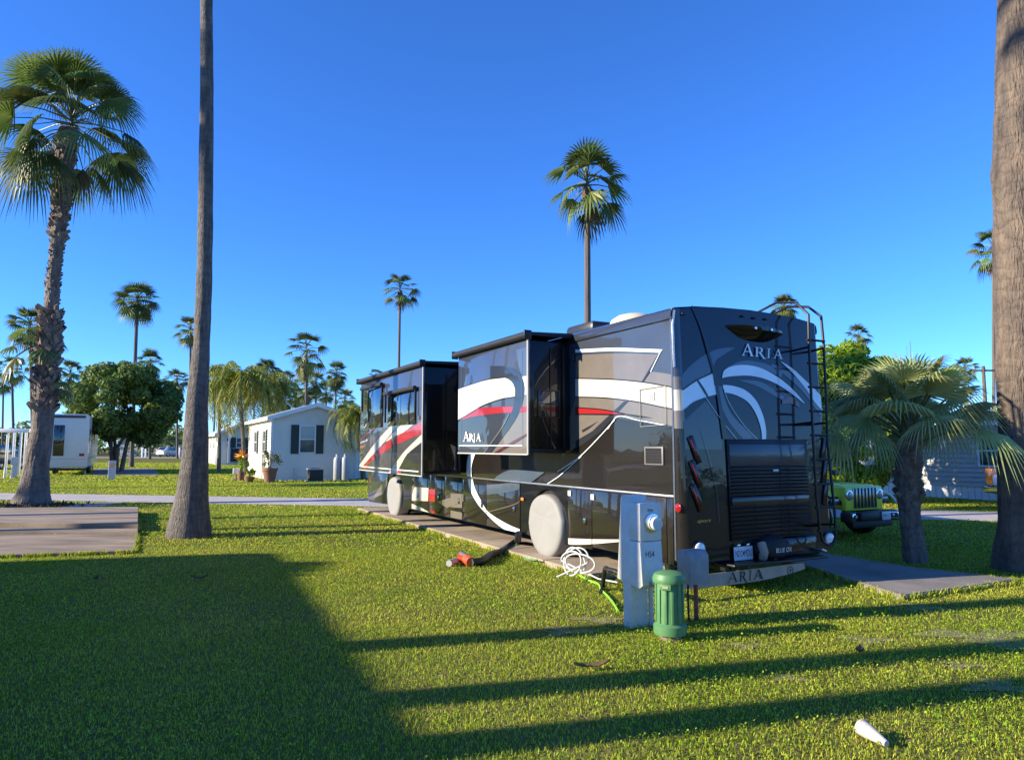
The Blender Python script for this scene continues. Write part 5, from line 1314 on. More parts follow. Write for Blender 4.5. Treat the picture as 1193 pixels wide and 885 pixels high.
def gable_house(name, label, o, w, depth, ze, za, sid, roof, z_skirt=.0, over=.28, wallmat2=None):
    t = thing(name, label, 'house', o, HROT)
    q = MB()
    lap_wall(q, (0, 0, 0), (1, 0, 0), (0, -1, 0), lambda z: (0, w) if z <= ze else (w / 2 * (z - ze) / (za - ze), w - w / 2 * (z - ze) / (za - ze)), z_skirt, za, sid)
    lap_wall(q, (0, depth, 0), (0, -1, 0), (-1, 0, 0), lambda z: (0, depth), z_skirt, ze, sid)
    lap_wall(q, (w, 0, 0), (0, 1, 0), (1, 0, 0), lambda z: (0, depth), z_skirt, ze, sid)
    lap_wall(q, (w, depth, 0), (-1, 0, 0), (0, 1, 0), lambda z: (0, w) if z <= ze else (w / 2 * (z - ze) / (za - ze), w - w / 2 * (z - ze) / (za - ze)), z_skirt, za, sid)
    for x, y in ((0, 0), (w, 0), (0, depth), (w, depth)): q.box((x, y, (z_skirt + ze) / 2), (.11, .11, ze - z_skirt), TRIM)
    q.build('wall', t, smooth=False)
    q = MB(); sl = (za - ze) / (w / 2)
    for sg in (-1, 1):
        xe = w / 2 + sg * (w / 2 + over); z_e = ze - sl * over; th = .09
        a_ = (xe, -over, z_e + .03); b_ = (w / 2, -over, za + .03); c_ = (w / 2, depth + over, za + .03); d_ = (xe, depth + over, z_e + .03)
        up = lambda p: (p[0], p[1], p[2] + th)
        q.add([a_, b_, c_, d_, up(a_), up(b_), up(c_), up(d_)], [(0, 1, 2, 3), (4, 5, 6, 7), (0, 1, 5, 4), (2, 3, 7, 6), (3, 0, 4, 7)], roof)
        q.add([(a_[0], a_[1] - .012, a_[2] - .12), (b_[0], b_[1] - .012, b_[2] - .12), (b_[0], b_[1] - .012, b_[2] + .07), (a_[0], a_[1] - .012, a_[2] + .07)], [(0, 1, 2, 3)], TRIM)
        q.add([(a_[0] + sg * .006, a_[1], a_[2] - .1), (d_[0] + sg * .006, d_[1], d_[2] - .1), (d_[0] + sg * .006, d_[1], d_[2] + .07), (a_[0] + sg * .006, a_[1], a_[2] + .07)], [(0, 1, 2, 3)], TRIM)
    q.build('roof', t, smooth=False)
    return t
o1 = gnd(315, 559.6); f1 = on_wall(o1, EX)
kh = (4.023, 230, 380)
W1 = f1(415.5, 540)[0]; ze1 = f1(316, 486)[1]; za1 = f1(369, 472)[1]
h1 = gable_house('mobile_home', 'pale cream mobile home with a green shuttered window in its gable end', o1, W1, 8.0, ze1, za1, SID, ROOFW)
wp = [f1(*p) for p in Zm(kh, [(480, 467), (552, 467), (552, 592), (480, 592)])]
house_window(h1, (0, 0, 0), (1, 0, 0), (0, -1, 0), wp[0][0], wp[1][0], wp[2][1], wp[1][1], shutter=(wp[1][0] - wp[0][0]) * .5, blind=CURT)
for s in (1.5, 4.6): house_window(h1, (0, 0, 0), (0, 1, 0), (-1, 0, 0), s, s + .7, 1.35, 2.5, shutter=.28)
q = MB(); s, z = f1(*Zm(kh, [(458, 680)])[0]); q.box((s, -.06, z), (.13, .10, .34), GREYM, .01); q.tube([(s, -.05, 0), (s, -.05, z)], .025, GREYM, n=6); q.build('meter_box', h1)
# back addition to the right
oa = o1 + EX * W1 + D * .9
t = gable_house('lean_to', 'narrow cream siding annex on the right side of the pale mobile home', oa, 2.6, 5.0, ze1 - .45, ze1 - .2, SID, ROOFW, over=.12)
def on_ground_near(px, py): return gnd(px, py)
# AC unit, tanks, pots
p = gnd(367, 560.5); p.z = 0
t = grid_thing('air_conditioner', 'square dark air conditioner unit on the grass against the pale mobile home', 'air conditioner', p)
q = MB(); q.box((0, 0, .30), (.62, .66, .56), mat('ac_dark', (.03, .032, .03), .6), .03)
for k in range(9): q.box((-.312, 0, .1 + k * .05), (.012, .6, .012), BLKMET)
q.build('casing', t); q = MB(); q.box((0, 0, .595), (.68, .72, .05), mat('ac_top', (.55, .54, .48), .5), .015); q.lathe([(.25, .62), (.25, .635), (.05, .64)], BLKMET, 18); q.build('top_cover', t); q = MB(); q.box((0, 0, .015), (.8, .85, .05), CONC, .01); q.build('base', t)
TANK = mat('tank_white', (.36, .38, .39), .35, var=.05)
for px, lab in ((392.5, 'tall white gas cylinder by the pale mobile home, the one nearer its window'), (402, 'tall white gas cylinder by the pale mobile home, the one nearer the motorhome')):
    p = gnd(px, 559.0); t = grid_thing('gas_cylinder', lab, 'gas cylinder', p, 'white gas cylinders by the mobile home')
    q = MB(); q.lathe([(.17, 0), (.19, .03), (.19, 1.0), (.16, 1.12), (.08, 1.18)], TANK, 20); q.build('tank', t)
    q = MB(); q.lathe([(.085, 1.17), (.085, 1.30)], TANK, 14, cap=False); q.tube([(0, 0, 1.16), (0, 0, 1.28), (.05, 0, 1.3)], .025, ALU, n=6); q.build('valve_guard', t)
TERRA = mat('terracotta', (.24, .12, .07), .8, var=.2, scale=6)
def plant_pot(name, label, px, py, s, h, leaf, tall, spread, n, flower=None, lsz=.06):
    p = gnd(px, py); t = thing(name, label, 'potted plant', (p.x, p.y, 0))
    q = MB(); q.lathe([(s * .62, 0), (s * .66, .01), (s * .92, h * .8), (s, h * .8), (s, h), (s * .9, h), (s * .88, h - .06)], TERRA, 20); q.build('pot', t)
    cl = [(random.gauss(0, spread * .4), random.gauss(0, spread * .4), h + tall * (.25 + .7 * k / 8), spread * .35) for k in range(9)]
    leaf_cloud(cl, n, lsz, leaf, 'leaves', t, inner=.9)
    q = MB()
    for k in range(7): a = k * .9; q.tube([(0, 0, h * .8), (math.cos(a) * spread * .2, math.sin(a) * spread * .2, h + tall * .5), (math.cos(a) * spread * .5, math.sin(a) * spread * .5, h + tall * .95)], .012, PETI, n=4)
    q.build('stems', t)
    if flower:
        V, F = [], []
        rg = random.Random(3)
        for k in range(26):
            d = Vector((rg.gauss(0, 1), rg.gauss(0, 1), rg.gauss(0, .8))).normalized(); sd = d.orthogonal().normalized() * .05; b_ = Vector((0, 0, h + tall * 1.05)); o = len(V)
            V += [b_, b_ + d * .2 + sd, b_ + d * .42, b_ + d * .2 - sd]; F.append((o, o + 1, o + 2, o + 3))
        q = MB(); q.add(V, F, flower); q.tube([(0, 0, h), (0, 0, h + tall)], .02, PETI, n=5); q.build('flower_head', t)
    return t
SAGE = mat('sage_leaf', (.16, .20, .09), .6, island=.4, transl=.25)
plant_pot('potted_plant', 'big terracotta pot with a wispy shrub at the corner of the pale mobile home', 314, 561.5, .36, .68, SAGE, .75, .55, 700, lsz=.05)
plant_pot('potted_plant', 'small low terracotta pot with a tufted plant left of the big pot', 290.5, 561.5, .24, .26, LEAFB, .35, .3, 300)
plant_pot('potted_plant', 'tall flowering plant with an orange star shaped bloom beside the queen palm trunk', 281, 559.5, .2, .45, LEAFB, .75, .35, 500, flower=mat('orange_bloom', (.75, .33, .05), .5, island=.3))
p = gnd(275, 558.5); t = grid_thing('utility_stand', 'small pale utility box on a short post left of the flowering plant', 'utility box', p)
q = MB(); q.box((0, 0, .42), (.12, .32, .30), WHITE, .02); q.build('box', t); q = MB(); q.box((0, 0, .14), (.06, .08, .3), CONC); q.box((0, 0, .02), (.3, .4, .05), CONC, .01); q.build('post', t)
p = o1 + D * 1.9 - EX * .1; t = grid_thing('electric_panel', 'grey electric panel standing against the sunlit side of the pale mobile home', 'electric panel', p)
q = MB(); q.box((0, .04, .9), (.35, .12, .75), GREYM, .015); q.tube([(0, .04, 0), (0, .04, .6)], .04, GREYM, n=8); q.build('panel', t)
# second house behind
o2 = gnd(254.5, 541.5); f2 = on_wall(o2, EX)
W2 = f2(288, 530)[0] * 1.35
h2 = gable_house('mobile_home', 'distant cream mobile home with a small shuttered window and a white tank at its corner', o2, W2, 11, f2(255, 504)[1], f2(279, 494.5)[1], SID, ROOFW, over=.45)
wp = [f2(*p) for p in ((275.5, 510), (283.5, 510), (283.5, 521), (275.5, 521))]
house_window(h2, (0, 0, 0), (1, 0, 0), (0, -1, 0), wp[0][0], wp[1][0], wp[2][1], wp[0][1], shutter=.5)
house_window(h2, (0, 0, 0), (1, 0, 0), (0, -1, 0), f2(263.5, 515)[0], f2(266.5, 515)[0], wp[2][1], wp[0][1])
for s in (1.8, 4.2, 7.5): house_window(h2, (0, 0, 0), (0, 1, 0), (-1, 0, 0), s, s + .8, 1.5, 2.7)
q = MB(); s = f2(266, 530)[0]; q.box((s, -.25, f2(266, 510)[1] / 2 + .4), (.18, .18, f2(266, 505)[1]), TRIM); q.box((s + 2.5, -.2, .9), (4.6, .06, 1.2), mat('lattice_dark', (.03, .03, .032), .8)); q.build('porch', h2, smooth=False)
p = gnd(258, 541.2); t = grid_thing('gas_tank', 'squat white gas tank beside the distant cream mobile home', 'gas tank', p)
q = MB(); q.lathe([(.5, 0), (.62, .15), (.66, .5), (.66, 1.7), (.55, 2.05), (.2, 2.2)], TANK, 20); q.build('tank', t); q = MB(); q.lathe([(.2, 2.2), (.2, 2.45)], TANK, 12, cap=False); q.build('valve_guard', t)
# grey house at right
r1 = gnd(1080, 578.5); r2 = gnd(1166, 583.5); e3 = (r2 - r1).normalized(); f3 = on_wall(r1, e3); L3 = (r2 - r1).length
o3 = r1 - e3 * 6.0
t = thing('mobile_home', 'grey sided mobile home with a two pane window behind the short droopy palm', 'house', o3, math.atan2(e3.y, e3.x))
Lh = 6 + L3 + 3.5; ze3 = f3(1150, 494)[1]
outl = (0, -1, 0)
q = MB(); lap_wall(q, (0, 0, 0), (1, 0, 0), outl, lambda z: (0, Lh), .42, ze3, SIDG, .15); lap_wall(q, (0, 4.3, 0), (0, -1, 0), (-1, 0, 0), lambda z: (0, 4.3), .42, ze3, SIDG, .15); lap_wall(q, (Lh, 0, 0), (0, 1, 0), (1, 0, 0), lambda z: (0, 4.3), .42, ze3, SIDG, .15); lap_wall(q, (Lh, 4.3, 0), (-1, 0, 0), (0, 1, 0), lambda z: (0, Lh), .42, ze3, SIDG, .15); q.build('wall', t, smooth=False)
q = MB(); q.box((Lh / 2, .012, .2), (Lh - .02, .02, .44), TRIM); q.box((.012, 2.15, .2), (.02, 4.26, .44), TRIM); q.box((Lh - .012, 2.15, .2), (.02, 4.26, .44), TRIM)
for k in range(int(Lh / .2)): q.box((.1 + k * .2, -.001, .2), (.02, .012, .42), mat('skirt_groove', (.5, .51, .52), .5))
q.build('skirting', t, smooth=False)
q = MB(); q.box((Lh / 2, 2.15, ze3 + .10), (Lh + .5, 4.8, .14), ROOFD, .03); q.box((Lh / 2, 2.15, ze3 + .30), (Lh + .3, 3.2, .28), ROOFD, .1); q.box((Lh / 2, -.25, ze3 + .03), (Lh + .5, .03, .14), TRIM); q.build('roof', t)
wp = [f3(*p) for p in ((1140, 507), (1163, 507), (1163, 543), (1140, 543))]
house_window(t, (6, 0, 0), (1, 0, 0), outl, wp[0][0], wp[1][0], wp[2][1], wp[0][1])
house_window(t, (0, 0, 0), (1, 0, 0), outl, 2.0, 3.1, wp[2][1], wp[0][1])
# far low grey building behind the white car
p = at(140, 523, 128); t = thing('long_building', 'long low grey building behind the far white car', 'building', (p.x, p.y, 0), .08)
q = MB(); lap_wall(q, (0, 0, 0), (1, 0, 0), (0, -1, 0), lambda z: (0, 17), 0, 2.9, SIDG, .3); q.box((8.5, 3, 1.4), (16.9, 5.9, 2.8), SIDG); q.build('wall', t, smooth=False); q = MB(); q.box((8.5, 3, 3.0), (18, 7, .22), ROOFD, .05); q.build('roof', t)
house_window(t, (0, 0, 0), (1, 0, 0), (0, -1, 0), 6.4, 7.6, 1.0, 2.1); house_window(t, (0, 0, 0), (1, 0, 0), (0, -1, 0), 12.4, 13.6, 1.0, 2.1)

# ================================================================== TRAILERS AND VEHICLES
TRW = mat('trailer_white', (.66, .67, .62), .35, coat=.5, var=.04, scale=1)
o4 = gnd(101, 553); f4 = on_wall(o4, EX)
w4 = -f4(54.5, 540)[0]; zb4 = f4(80, 544.5)[1]; zt4 = f4(80, 482)[1]
t = thing('fifth_wheel_trailer', 'white travel trailer with a tall dark rear window, behind the dense round tree', 'trailer', o4, HROT)
L4 = 10.5
q = MB(); q.prism([(-w4, zb4), (0, zb4), (0, zt4 - .1), (-.12, zt4), (-w4 + .12, zt4), (-w4, zt4 - .1)], 0, L4, TRW, bev=.05); q.build('body', t)
q = MB(); q.box((-w4 / 2, -.012, zt4 - .16), (w4 * .8, .02, .16), mat('trailer_scroll', (.06, .065, .075), .4), .004); q.build('rear_cap_stripe', t)
a0, z0 = f4(61, 531); a1, z1 = f4(76, 495)
q = MB(); q.box(((a0 + a1) / 2, -.02, (z0 + z1) / 2), (a1 - a0, .04, z1 - z0), GLASS, .02); q.build('rear_window', t)
for s0_ in (1.2, 3.6, 6.5):
    q = MB(); q.box((.015, s0_, (zb4 + zt4) / 2 + .35), (.03, .9, .7), GLASS, .015); q.build('side_window', t)
q = MB(); q.box((-.15 - w4 * .08, -.015, zb4 + .75), (.26, .03, .16), REDL, .01); q.build('tail_light', t)
q = MB(); q.box((.012, L4 / 2, zb4 + .55), (.02, L4 * .95, .10), mat('trailer_stripe', (.35, .36, .38), .4)); q.box((-w4 / 2, -.01, zb4 + .5), (w4 * .96, .015, .02), mat('trailer_stripe', (.35, .36, .38), .4)); q.build('stripe', t)
q = MB(); q.box((-w4 / 2, -.12, zb4 - .1), (w4, .14, .12), BLKMET, .02); q.build('rear_bumper', t)
for y in (3.2, 4.2):
    for x in (-.12, -w4 + .12): wheel(.38, .22, parent=t, loc=(x, y, .38)).rotation_euler = (0, 0, math.pi / 2)
for y in (1.0, 8.5): q = MB(); q.box((-.15, y, zb4 / 2), (.08, .08, zb4), ALU); q.build('jack', t)
# small marked pedestal by the tree
p = gnd(130, 558); t = grid_thing('site_marker', 'small pale site post with an orange sticker in front of the dense round tree', 'marker post', p)
q = MB(); q.prism([(-.10, 0), (.1, 0), (.06, .95), (-.06, .95)], -.17, .17, mat('pale_grey', (.55, .57, .55), .5), bev=.02); q.build('post', t); q = MB(); q.box((-.105, 0, .72), (.012, .18, .22), ORANGE, rot=Matrix.Rotation(.04, 4, 'Y')); q.build('sticker', t)

def car(name, label, cat, loc, rz, L_, Wd, prof, glassprof, paint_m, wr, wx, zbase=.0, ground_w=None, lights=True):
    t = thing(name, label, cat, loc, rz)
    q = MB(); q.prism(prof, -Wd / 2, Wd / 2, paint_m, bev=.07); q.build('body', t, angle=50)
    q = MB(); q.prism(glassprof, -Wd / 2 - .008, Wd / 2 + .008, GLASS, bev=.02); q.build('side_windows', t)
    for x in wx:
        for y in (-Wd / 2 + .1, Wd / 2 - .1): wheel(wr, .22, parent=t, loc=(x, y, wr))
    return t
p = gnd(199, 531.8); p.z = 0
SUVP = mat('white_car_paint', (.72, .71, .68), .25, coat=1, coatr=.03)
su = car('parked_car', 'white hatchback parked far off on the back road, seen under the dense round tree', 'car', p, R(68), 4.5, 1.85,
    [(-2.2, .35), (2.1, .35), (2.2, .75), (1.2, 1.0), (.5, 1.55), (-1.5, 1.62), (-2.15, 1.05), (-2.25, .6)], [(-1.45, 1.08), (.85, 1.05), (.4, 1.47), (-1.3, 1.53)], SUVP, .34, (-1.35, 1.35))
q = MB(); q.prism([(-2.13, 1.10), (-2.16, 1.08), (-1.56, 1.60), (-1.50, 1.56)], -.72, .72, GLASS); q.build('rear_window', su)
for y in (-.75, .75): q = MB(); q.box((-2.19, y, .95), (.1, .28, .14), REDL, .02); q.build('tail_light', su)

# lime jeep, nose towards the camera
JP = paint('lime_paint', (.84, .92, .09), 0)
p = gnd(1013, 598, .47); p.z = 0
p = gnd(1019, 598, .47); p.z = 0
jn = thing('jeep', 'lime green off-road car with a slotted grille and black bumper, beyond the motorhome tail', 'car', p, GRID_ROT + math.pi)
jn.scale = (.86, .86, .86)
# local x forward, y left; front bumper face at x=0
def trap(q, x0, x1, w0, w1, z00, z01, z10, z11, m, bev=.03):
    bm = bmesh.new(); vs = [bm.verts.new(c) for c in ((x0, -w0, z00), (x0, w0, z00), (x0, w0, z01), (x0, -w0, z01), (x1, -w1, z10), (x1, w1, z10), (x1, w1, z11), (x1, -w1, z11))]
    for f in ((0, 1, 2, 3), (7, 6, 5, 4), (0, 4, 5, 1), (1, 5, 6, 2), (2, 6, 7, 3), (3, 7, 4, 0)): bm.faces.new([vs[i] for i in f])
    bmesh.ops.recalc_face_normals(bm, faces=bm.faces[:]); bmesh.ops.bevel(bm, geom=bm.edges[:], offset=bev, segments=3, affect='EDGES', profile=.5); q.bm(bm, m)
q = MB(); trap(q, -1.75, -.30, .76, .60, .62, 1.16, .62, 1.10, JP, .05); trap(q, -1.70, -.36, .70, .54, 1.14, 1.20, 1.08, 1.13, JP, .035); q.box((-2.95, 0, .86), (2.4, 1.56, .72), JP, .06); q.build('body', jn, angle=50)
q = MB(); trap(q, -.34, -.22, .615, .60, .60, 1.12, .60, 1.09, JP, .035)
for k in range(7): 
    y = -.33 + .11 * k; q.box((-.222, y, .86), (.03, .068, .42), mat('slot_black', (.008, .008, .008), .6), .012); q.box((-.214, y - .04, .86), (.03, .009, .44), CHROME, .004); q.box((-.214, y + .04, .86), (.03, .009, .44), CHROME, .004)
q.build('grille', jn)
for y in (-.49, .49):
    M = Matrix.Translation((-.215, y, .93)) @ Matrix.Rotation(math.pi / 2, 4, 'Y'); q = MB(); q.lathe([(.105, -.02), (.108, .012), (.092, .018)], CHROME, 24, M); q.lathe([(.09, .012), (.07, .03), (.02, .04)], mat('headlamp_glass', (.35, .42, .48), .05, coat=1), 24, M); q.build('headlight', jn)
BMP = mat('bumper_black', (.02, .021, .024), .5, bump=.1)
q = MB(); q.box((-.06, 0, .50), (.20, .95, .19), BMP, .04)
for sg in (-1, 1):
    trap(q, -.42, .02, .0, .0, .3, .4, .3, .4, BMP, .001) if False else None
    q.box((-.14, sg * .62, .49), (.24, .42, .22), BMP, .05, rot=Matrix.Rotation(-sg * .28, 4, 'Z'))
q.box((-.1, 0, .34), (.12, 1.3, .16), BLACK, .03); q.build('front_bumper', jn)
for sg in (-1, 1):
    q = MB(); q.box((-.012, sg * .60, .50), (.03, .30, .14), CHROME, .02, rot=Matrix.Rotation(-sg * .28, 4, 'Z')); q.box((-.0, sg * .60, .50), (.03, .24, .10), BLACK, .02, rot=Matrix.Rotation(-sg * .28, 4, 'Z')); q.box((.01, sg * .60, .50), (.03, .05, .05), LENS, .01, rot=Matrix.Rotation(-sg * .28, 4, 'Z')); q.build('fog_light', jn)
q = MB(); q.box((.055, .30, .50), (.015, .28, .17), mat('plate_white', (.62, .66, .70), .4), .004)
vs, fs = text_faces('DFW 17', 1.0); xs = [v.x for v in vs]; sx = .22 / (max(xs) - min(xs))
q.add([(v.x * sx, v.y * sx * 1.3, 0) for v in vs], fs, mat('plate_ink', (.02, .03, .12), .5), Matrix.Translation((.0635, .30, .50)) @ Matrix.Rotation(math.pi / 2, 4, 'Z') @ Matrix.Rotation(math.pi / 2, 4, 'X')); q.build('license_plate', jn)
for sg in (-1, 1):
    q = MB(); pr = [(-1.55, .62), (-1.42, .95), (-1.2, 1.03), (-.55, 1.00), (-.32, .80), (-.32, .72), (-.6, .90), (-1.15, .93), (-1.33, .87), (-1.44, .62)]
    q.prism(pr, sg * .60, sg * .95, BMP, bev=.015); q.prism([(-1.45, .98), (-1.2, 1.055), (-.55, 1.02), (-.38, .9), (-.55, .98), (-1.2, 1.0)], sg * .60, sg * .88, JP, bev=.006); q.build('fender_flare', jn)
    q = MB(); q.box((-.33, sg * .80, .83), (.04, .22, .05), LENS, .012); q.box((-.40, sg * .93, .83), (.08, .03, .05), ORANGE, .008); q.build('turn_signal', jn)
    q = MB(); q.prism([(-1.6, 1.28), (-1.6, 1.4), (-1.75, 1.4), (-1.75, 1.28)], sg * .82, sg * 1.02, BMP, bev=.03); q.build('side_mirror', jn)
    for x in (-.92, -3.4): wheel(.42, .27, parent=jn, loc=(x, sg * .78, .42), mr=mat('jeep_rim', (.05, .05, .055), .4, metal=.6))
q = MB(); trap(q, -1.80, -1.98, .70, .62, 1.18, 1.19, 1.70, 1.72, BMP, .004); q.box((-1.80, 0, 1.45), (.05, 1.25, .5), GLASS, .01, rot=Matrix.Rotation(-.3, 4, 'Y')); q.build('windshield', jn)
q = MB(); q.prism([(-4.15, 1.2), (-1.85, 1.2), (-2.0, 1.74), (-2.2, 1.80), (-4.1, 1.78)], -.72, .72, BMP, bev=.05); q.build('hard_top', jn)
q = MB(); q.box((-1.05, -.55, 1.16), (.07, .05, .09), BLACK, .015); q.box((-1.05, .55, 1.16), (.07, .05, .09), BLACK, .015); q.build('hood_latch', jn)
q = MB(); q.tube([(-.10, .9, .74), (-.25, .93, .9), (-.5, .95, .98)], .03, LENS, n=8); q.build('fender_trim', jn)
# pickup half hidden by the right trunk
p = gnd(1163, 600, .0)
tr = car('pickup_truck', 'white pickup with orange corner light, almost hidden by the thick right trunk', 'truck', (p.x + 3.40, p.y + 1.05, 0), R(195), 5.4, 1.95,
    [(-2.7, .45), (2.6, .45), (2.65, .95), (1.3, 1.15), (.6, 1.80), (-.9, 1.82), (-1.0, 1.15), (-2.7, 1.15)], [(-.8, 1.2), (1.05, 1.2), (.55, 1.70), (-.8, 1.72)], SUVP, .40, (-1.7, 1.75))
for y in (-.85, .85):
    q = MB(); q.box((2.58, y, .90), (.16, .20, .42), ORANGE, .03); q.build('turn_signal', tr)
q = MB(); q.box((2.68, 0, .58), (.18, 1.9, .22), CHROME, .05); q.build('front_bumper', tr)
q = MB(); q.box((2.64, 0, .85), (.05, 1.2, .28), BLKMET, .02); q.build('grille', tr)

# far left: white railing, post, stool, dark van
p = gnd(28, 553); t = thing('railing', 'white painted pergola railing with four slim posts at the left edge', 'railing', (p.x, p.y, 0), .1)
q = MB(); PZ = lambda py: at(20, py, p.y).z
zt = PZ(502.5)
for k, px in enumerate((-10, 9, 17, 23.5, 29.5)): x = (at(px, 523, p.y).x - p.x); q.box((x, .05 * (k % 2), zt / 2), (.11, .11, zt), TRIM, .01)
q.build('posts', t)
q = MB(); q.box(((at(8, 523, p.y).x - p.x), 0, zt + .06), (2.6, .14, .22), TRIM, .015); q.build('top_beam', t)
p = gnd(16.5, 556); t = grid_thing('power_pedestal', 'small distant grey pedestal in front of the white railing', 'power pedestal', p)
q = MB(); q.box((0, 0, .55), (.2, .22, 1.1), GREYM, .01); q.build('post', t); q = MB(); q.box((-.06, 0, .9), (.26, .34, .42), GREYM, .015); q.build('meter_box', t)
p = gnd(9, 557); t = grid_thing('step_stool', 'little white folding step beside the distant grey pedestal', 'stool', p)
q = MB()
for y in (-.16, .16): q.tube([(-.15, y, 0), (0, y, .55)], .025, WHITE, n=6); q.tube([(.15, y, 0), (0, y, .55)], .025, WHITE, n=6)
q.build('frame', t); q = MB(); q.box((0, 0, .56), (.2, .4, .03), WHITE, .01); q.box((-.1, 0, .28), (.14, .34, .025), WHITE, .008); q.build('treads', t)
p = gnd(4, 546); car('parked_car', 'dark blue car parked behind the white railing at the left edge', 'car', (p.x - .4, p.y, 0), R(100), 4.8, 1.9,
    [(-2.4, .35), (2.3, .35), (2.4, .85), (1.2, 1.05), (.5, 1.75), (-2.0, 1.78), (-2.4, 1.0)], [(-1.9, 1.12), (.85, 1.1), (.4, 1.65), (-1.8, 1.68)], paint('blue_paint', (.03, .045, .09), .3), .36, (-1.5, 1.45))
p = gnd(176, 532.2); 
for px, lab in ((165.5, 'thin white post, left of the far pale mailbox post'), (169.5, 'white mailbox style post left of the far white car'), (209, 'short white fence post right of the far white car')):
    p = gnd(px, 532.5); t = thing('post', lab, 'post', (p.x, p.y, 0), 0, 'white posts along the back road')
    q = MB(); q.box((0, 0, .75), (.22, .22, 1.5), TRIM, .02); q.build('shaft', t); q = MB(); q.box((.25 if px < 168 else 0, 0, 1.52), (.9 if px < 168 else .3, .25, .12), TRIM, .02); q.build('cap', t)
# antenna and power pole at right
p = at(1064, 470, 48); t = thing('antenna', 'thin mast antenna rising behind the short droopy palm', 'antenna', (p.x, p.y, 0))
q = MB(); q.tube([(0, 0, 0), (0, 0, at(1064, 398, 48).z)], [.05, .025], ALU, n=6); q.build('mast', t); q = MB(); q.tube([(-.25, 0, 0), (-.25, 0, at(1060, 403, 48).z)], [.03, .015], ALU, n=6); q.build('whip', t)
p = at(1148, 470, 55); t = thing('power_pole', 'wooden power pole with a crossarm left of the thick right trunk', 'power pole', (p.x, p.y, 0))
WOOD = mat('pole_wood', (.12, .09, .07), .9, var=.3, stretch=(4, 4, .5)); zc_ = at(1148, 431.5, 55).z
q = MB(); q.tube([(0, 0, -.1), (0, 0, zc_ + .35)], [.16, .12], WOOD, n=10); q.build('pole', t); q = MB(); q.box((.25, 0, zc_), (2.2, .12, .14), WOOD, .01)
q.build('crossarm', t)
for x in (-.7, .1, 1.1): q = MB(); q.lathe([(.04, zc_ + .07), (.07, zc_ + .12), (.05, zc_ + .25)], mat('insulator', (.3, .3, .32), .3), 10, Matrix.Translation((x, 0, 0))); q.build('insulator', t)

# ================================================================== NEXT LOT, LEFT OF THE PICTURE (casts the big foreground shade)
SUN_EL = R(19.5); SUN_H = Vector((-.970, -.245, 0)).normalized()
SUNDIR = (SUN_H * math.cos(SUN_EL) + Vector((0, 0, math.sin(SUN_EL)))).normalized()
def back(px, py, h):                             # where a caster of height h stands for a shadow tip seen at a pixel
    g_ = gnd(px, py); return g_ + SUN_H * (h / math.tan(SUN_EL))
NH = 3.55
c0 = back(331, 643, NH); c1 = back(400, 745, NH); c2 = back(540, 885, NH); ed = (c2 - c0); ed.z = 0; ed.normalize()
c0.z = 0; nrm = Vector((ed.y, -ed.x, 0)); nrm = nrm if nrm.x < 0 else -nrm
t = thing('travel_trailer', 'white travel trailer parked on the next lot, left of the picture', 'trailer', c0, math.atan2(ed.y, ed.x))
LN = 9.5; sgn = 1 if (Matrix.Rotation(math.atan2(ed.y, ed.x), 3, 'Z') @ Vector((0, 1, 0))).dot(nrm) > 0 else -1
q = MB(); q.prism([(0, .55), (LN, .55), (LN + .35, 1.4), (LN + .1, NH - .1), (LN - .15, NH), (.15, NH), (0, NH - .15)], 0, sgn * 2.5, TRW, bev=.06); q.build('body', t)
for x0 in (1.5, 4.0, 7.2): q = MB(); q.box((x0, -sgn * .012, 2.3), (1.1, .03, .75), GLASS, .012); q.build('side_window', t)
q = MB(); q.box((5.6, -sgn * .012, 1.65), (.7, .03, 1.95), TRIM, .012); q.build('door', t)
for x0 in (4.4, 5.4):
    for y in (sgn * .15, sgn * 2.35): wheel(.36, .22, parent=t, loc=(x0, y, .36))
# next lot: an unseen tree added to roughen the shade edge, then the palms
for px, py, rr_, hh, lab in ((140, 667, .85, 3.4, 'unseen bushy tree added by the next lot trailer to break its shade edge'),):
    g_ = gnd(px, py) + SUN_H * (hh / math.tan(SUN_EL)); g_.z = 0
    broad_tree('broadleaf_tree', lab, 'tree', g_, rr_, rr_ * .8, hh, 26, rr_ * .42, 5000, .11, LEAFD, 3, int(px), zmin=hh - rr_)
for (px, py), base_t, lab, vr in (((593, 741), 7.6, 'slim fan palm on the next lot, left of the picture, farthest forward', 0), ((593, 804), 7.4, 'slim fan palm on the next lot, left of the picture, middle one', 1), ((593, 862), 6.0, 'slim fan palm on the next lot, left of the picture, nearest the camera', 2), ((420, 612), 17, 'slim fan palm left of the slabs, out of the picture', 3), ((400, 600), 15, 'slim fan palm near the road, out of the picture to the left', 1)):
    g_ = gnd(px, py) + SUN_H * base_t
    t = thing('fan_palm', lab, 'palm tree', (g_.x, g_.y, 0), 0, 'slim fan palms out of the picture on the next lot')
    tk = obj('trunk', TRUNK_ME, t); tk.scale = (.19, .19, 13.5); cr = obj('crown', CROWNS[vr], t, (0, 0, 13.7), vr); cr.scale = (1.1, 1.1, 1.1)
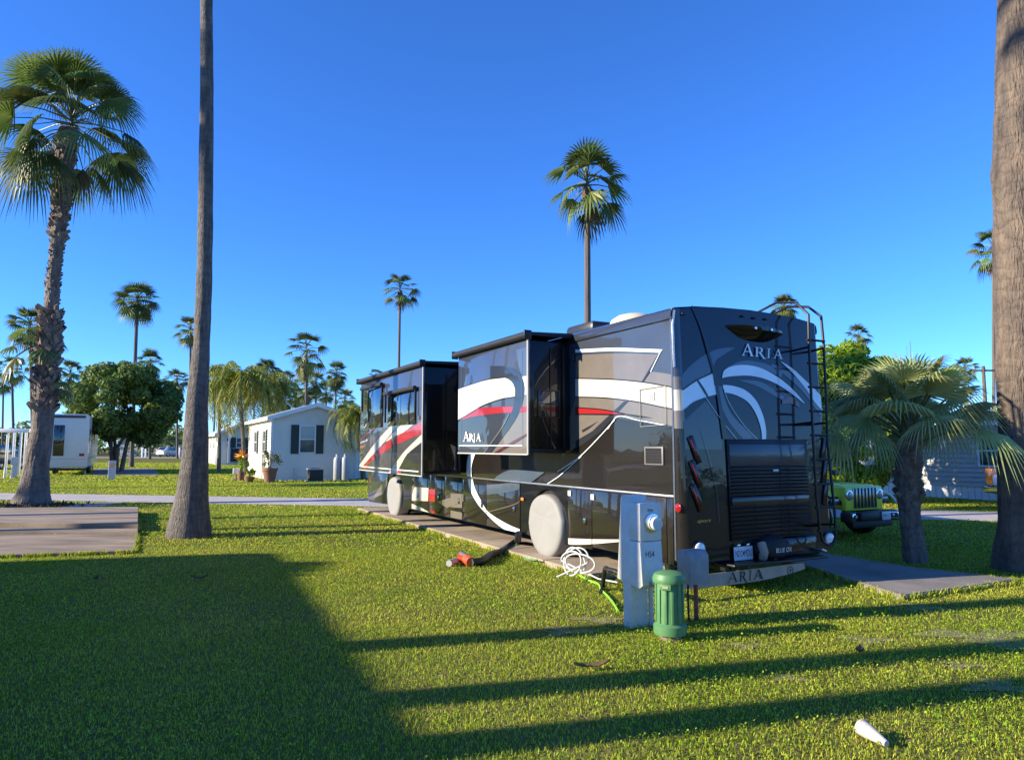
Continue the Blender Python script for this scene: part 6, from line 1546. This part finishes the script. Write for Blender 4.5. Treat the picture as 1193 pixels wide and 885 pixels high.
# what stands behind the camera (mirrored in the paint): palms and bushes across the street
for k, (x, y, h) in enumerate(((9, -22, 9), (17, -30, 12), (3, -34, 11), (27, -26, 10), (-16, -26, 12), (-30, -18, 11), (36, -34, 12), (-42, 12, 10), (-38, 24, 12))):
    t = thing('fan_palm', ('fan palm standing well behind the camera, seen only as a reflection' ), 'palm tree', (x, y, 0), 0, 'fan palms behind the camera')
    tk = obj('trunk', TRUNK_ME, t); tk.scale = (.2, .2, h); cr = obj('crown', CROWNS[k % 4], t, (0, 0, h + .1), k)
cl = []
for i in range(150):
    a = R(random.uniform(150, 400)); r_ = random.uniform(52, 75); cl.append((math.cos(a) * r_ * 1.0, math.sin(a) * r_, random.uniform(.5, 3.8), random.uniform(1.8, 3.4)))
tag(leaf_cloud([c for c in cl if c[1] < 18 or abs(c[0]) > 50], 40000, .28, LEAFD, 'hedge_wood'), 'low wood around the park behind the camera', 'wood', kind='stuff')

# ================================================================== LIGHT, SKY, CAMERA
w = bpy.data.worlds.new('World'); scene.world = w; w.use_nodes = True; nt = w.node_tree
bg = nt.nodes['Background']; sky = nt.nodes.new('ShaderNodeTexSky'); sky.sky_type = 'NISHITA'; sky.sun_disc = False
sky.sun_elevation = SUN_EL; sky.sun_rotation = math.atan2(SUN_H.x, SUN_H.y); sky.altitude = 300; sky.air_density = 0.85; sky.dust_density = 0.0; sky.ozone_density = 10.0
hs = nt.nodes.new('ShaderNodeHueSaturation'); hs.inputs['Saturation'].default_value = 1.03; hs.inputs['Hue'].default_value = .505
nt.links.new(sky.outputs['Color'], hs.inputs['Color']); nt.links.new(hs.outputs['Color'], bg.inputs['Color']); bg.inputs['Strength'].default_value = 0.148
sl = bpy.data.lights.new('sun', 'SUN'); sl.energy = 4.6; sl.angle = R(.6); sl.color = (1.0, .87, .66)
so = bpy.data.objects.new('sun', sl); COL.objects.link(so); so.rotation_euler = SUNDIR.to_track_quat('Z', 'Y').to_euler(); so.location = (-20, -5, 30)
cam = bpy.data.cameras.new('camera'); co = bpy.data.objects.new('camera', cam); COL.objects.link(co)
co.location = CAM; co.rotation_euler = (math.pi / 2 + PITCH, 0, 0); cam.sensor_width = 36; cam.lens = 36 * FPX / 1193; cam.clip_end = 3000; cam.clip_start = .05
scene.camera = co
vs_ = scene.view_settings; vs_.view_transform = 'Standard'; vs_.look = 'None'; vs_.exposure = 1.15; vs_.gamma = 1.0; vs_.use_curve_mapping = False
scene.cycles.max_bounces = 6; scene.cycles.transparent_max_bounces = 4
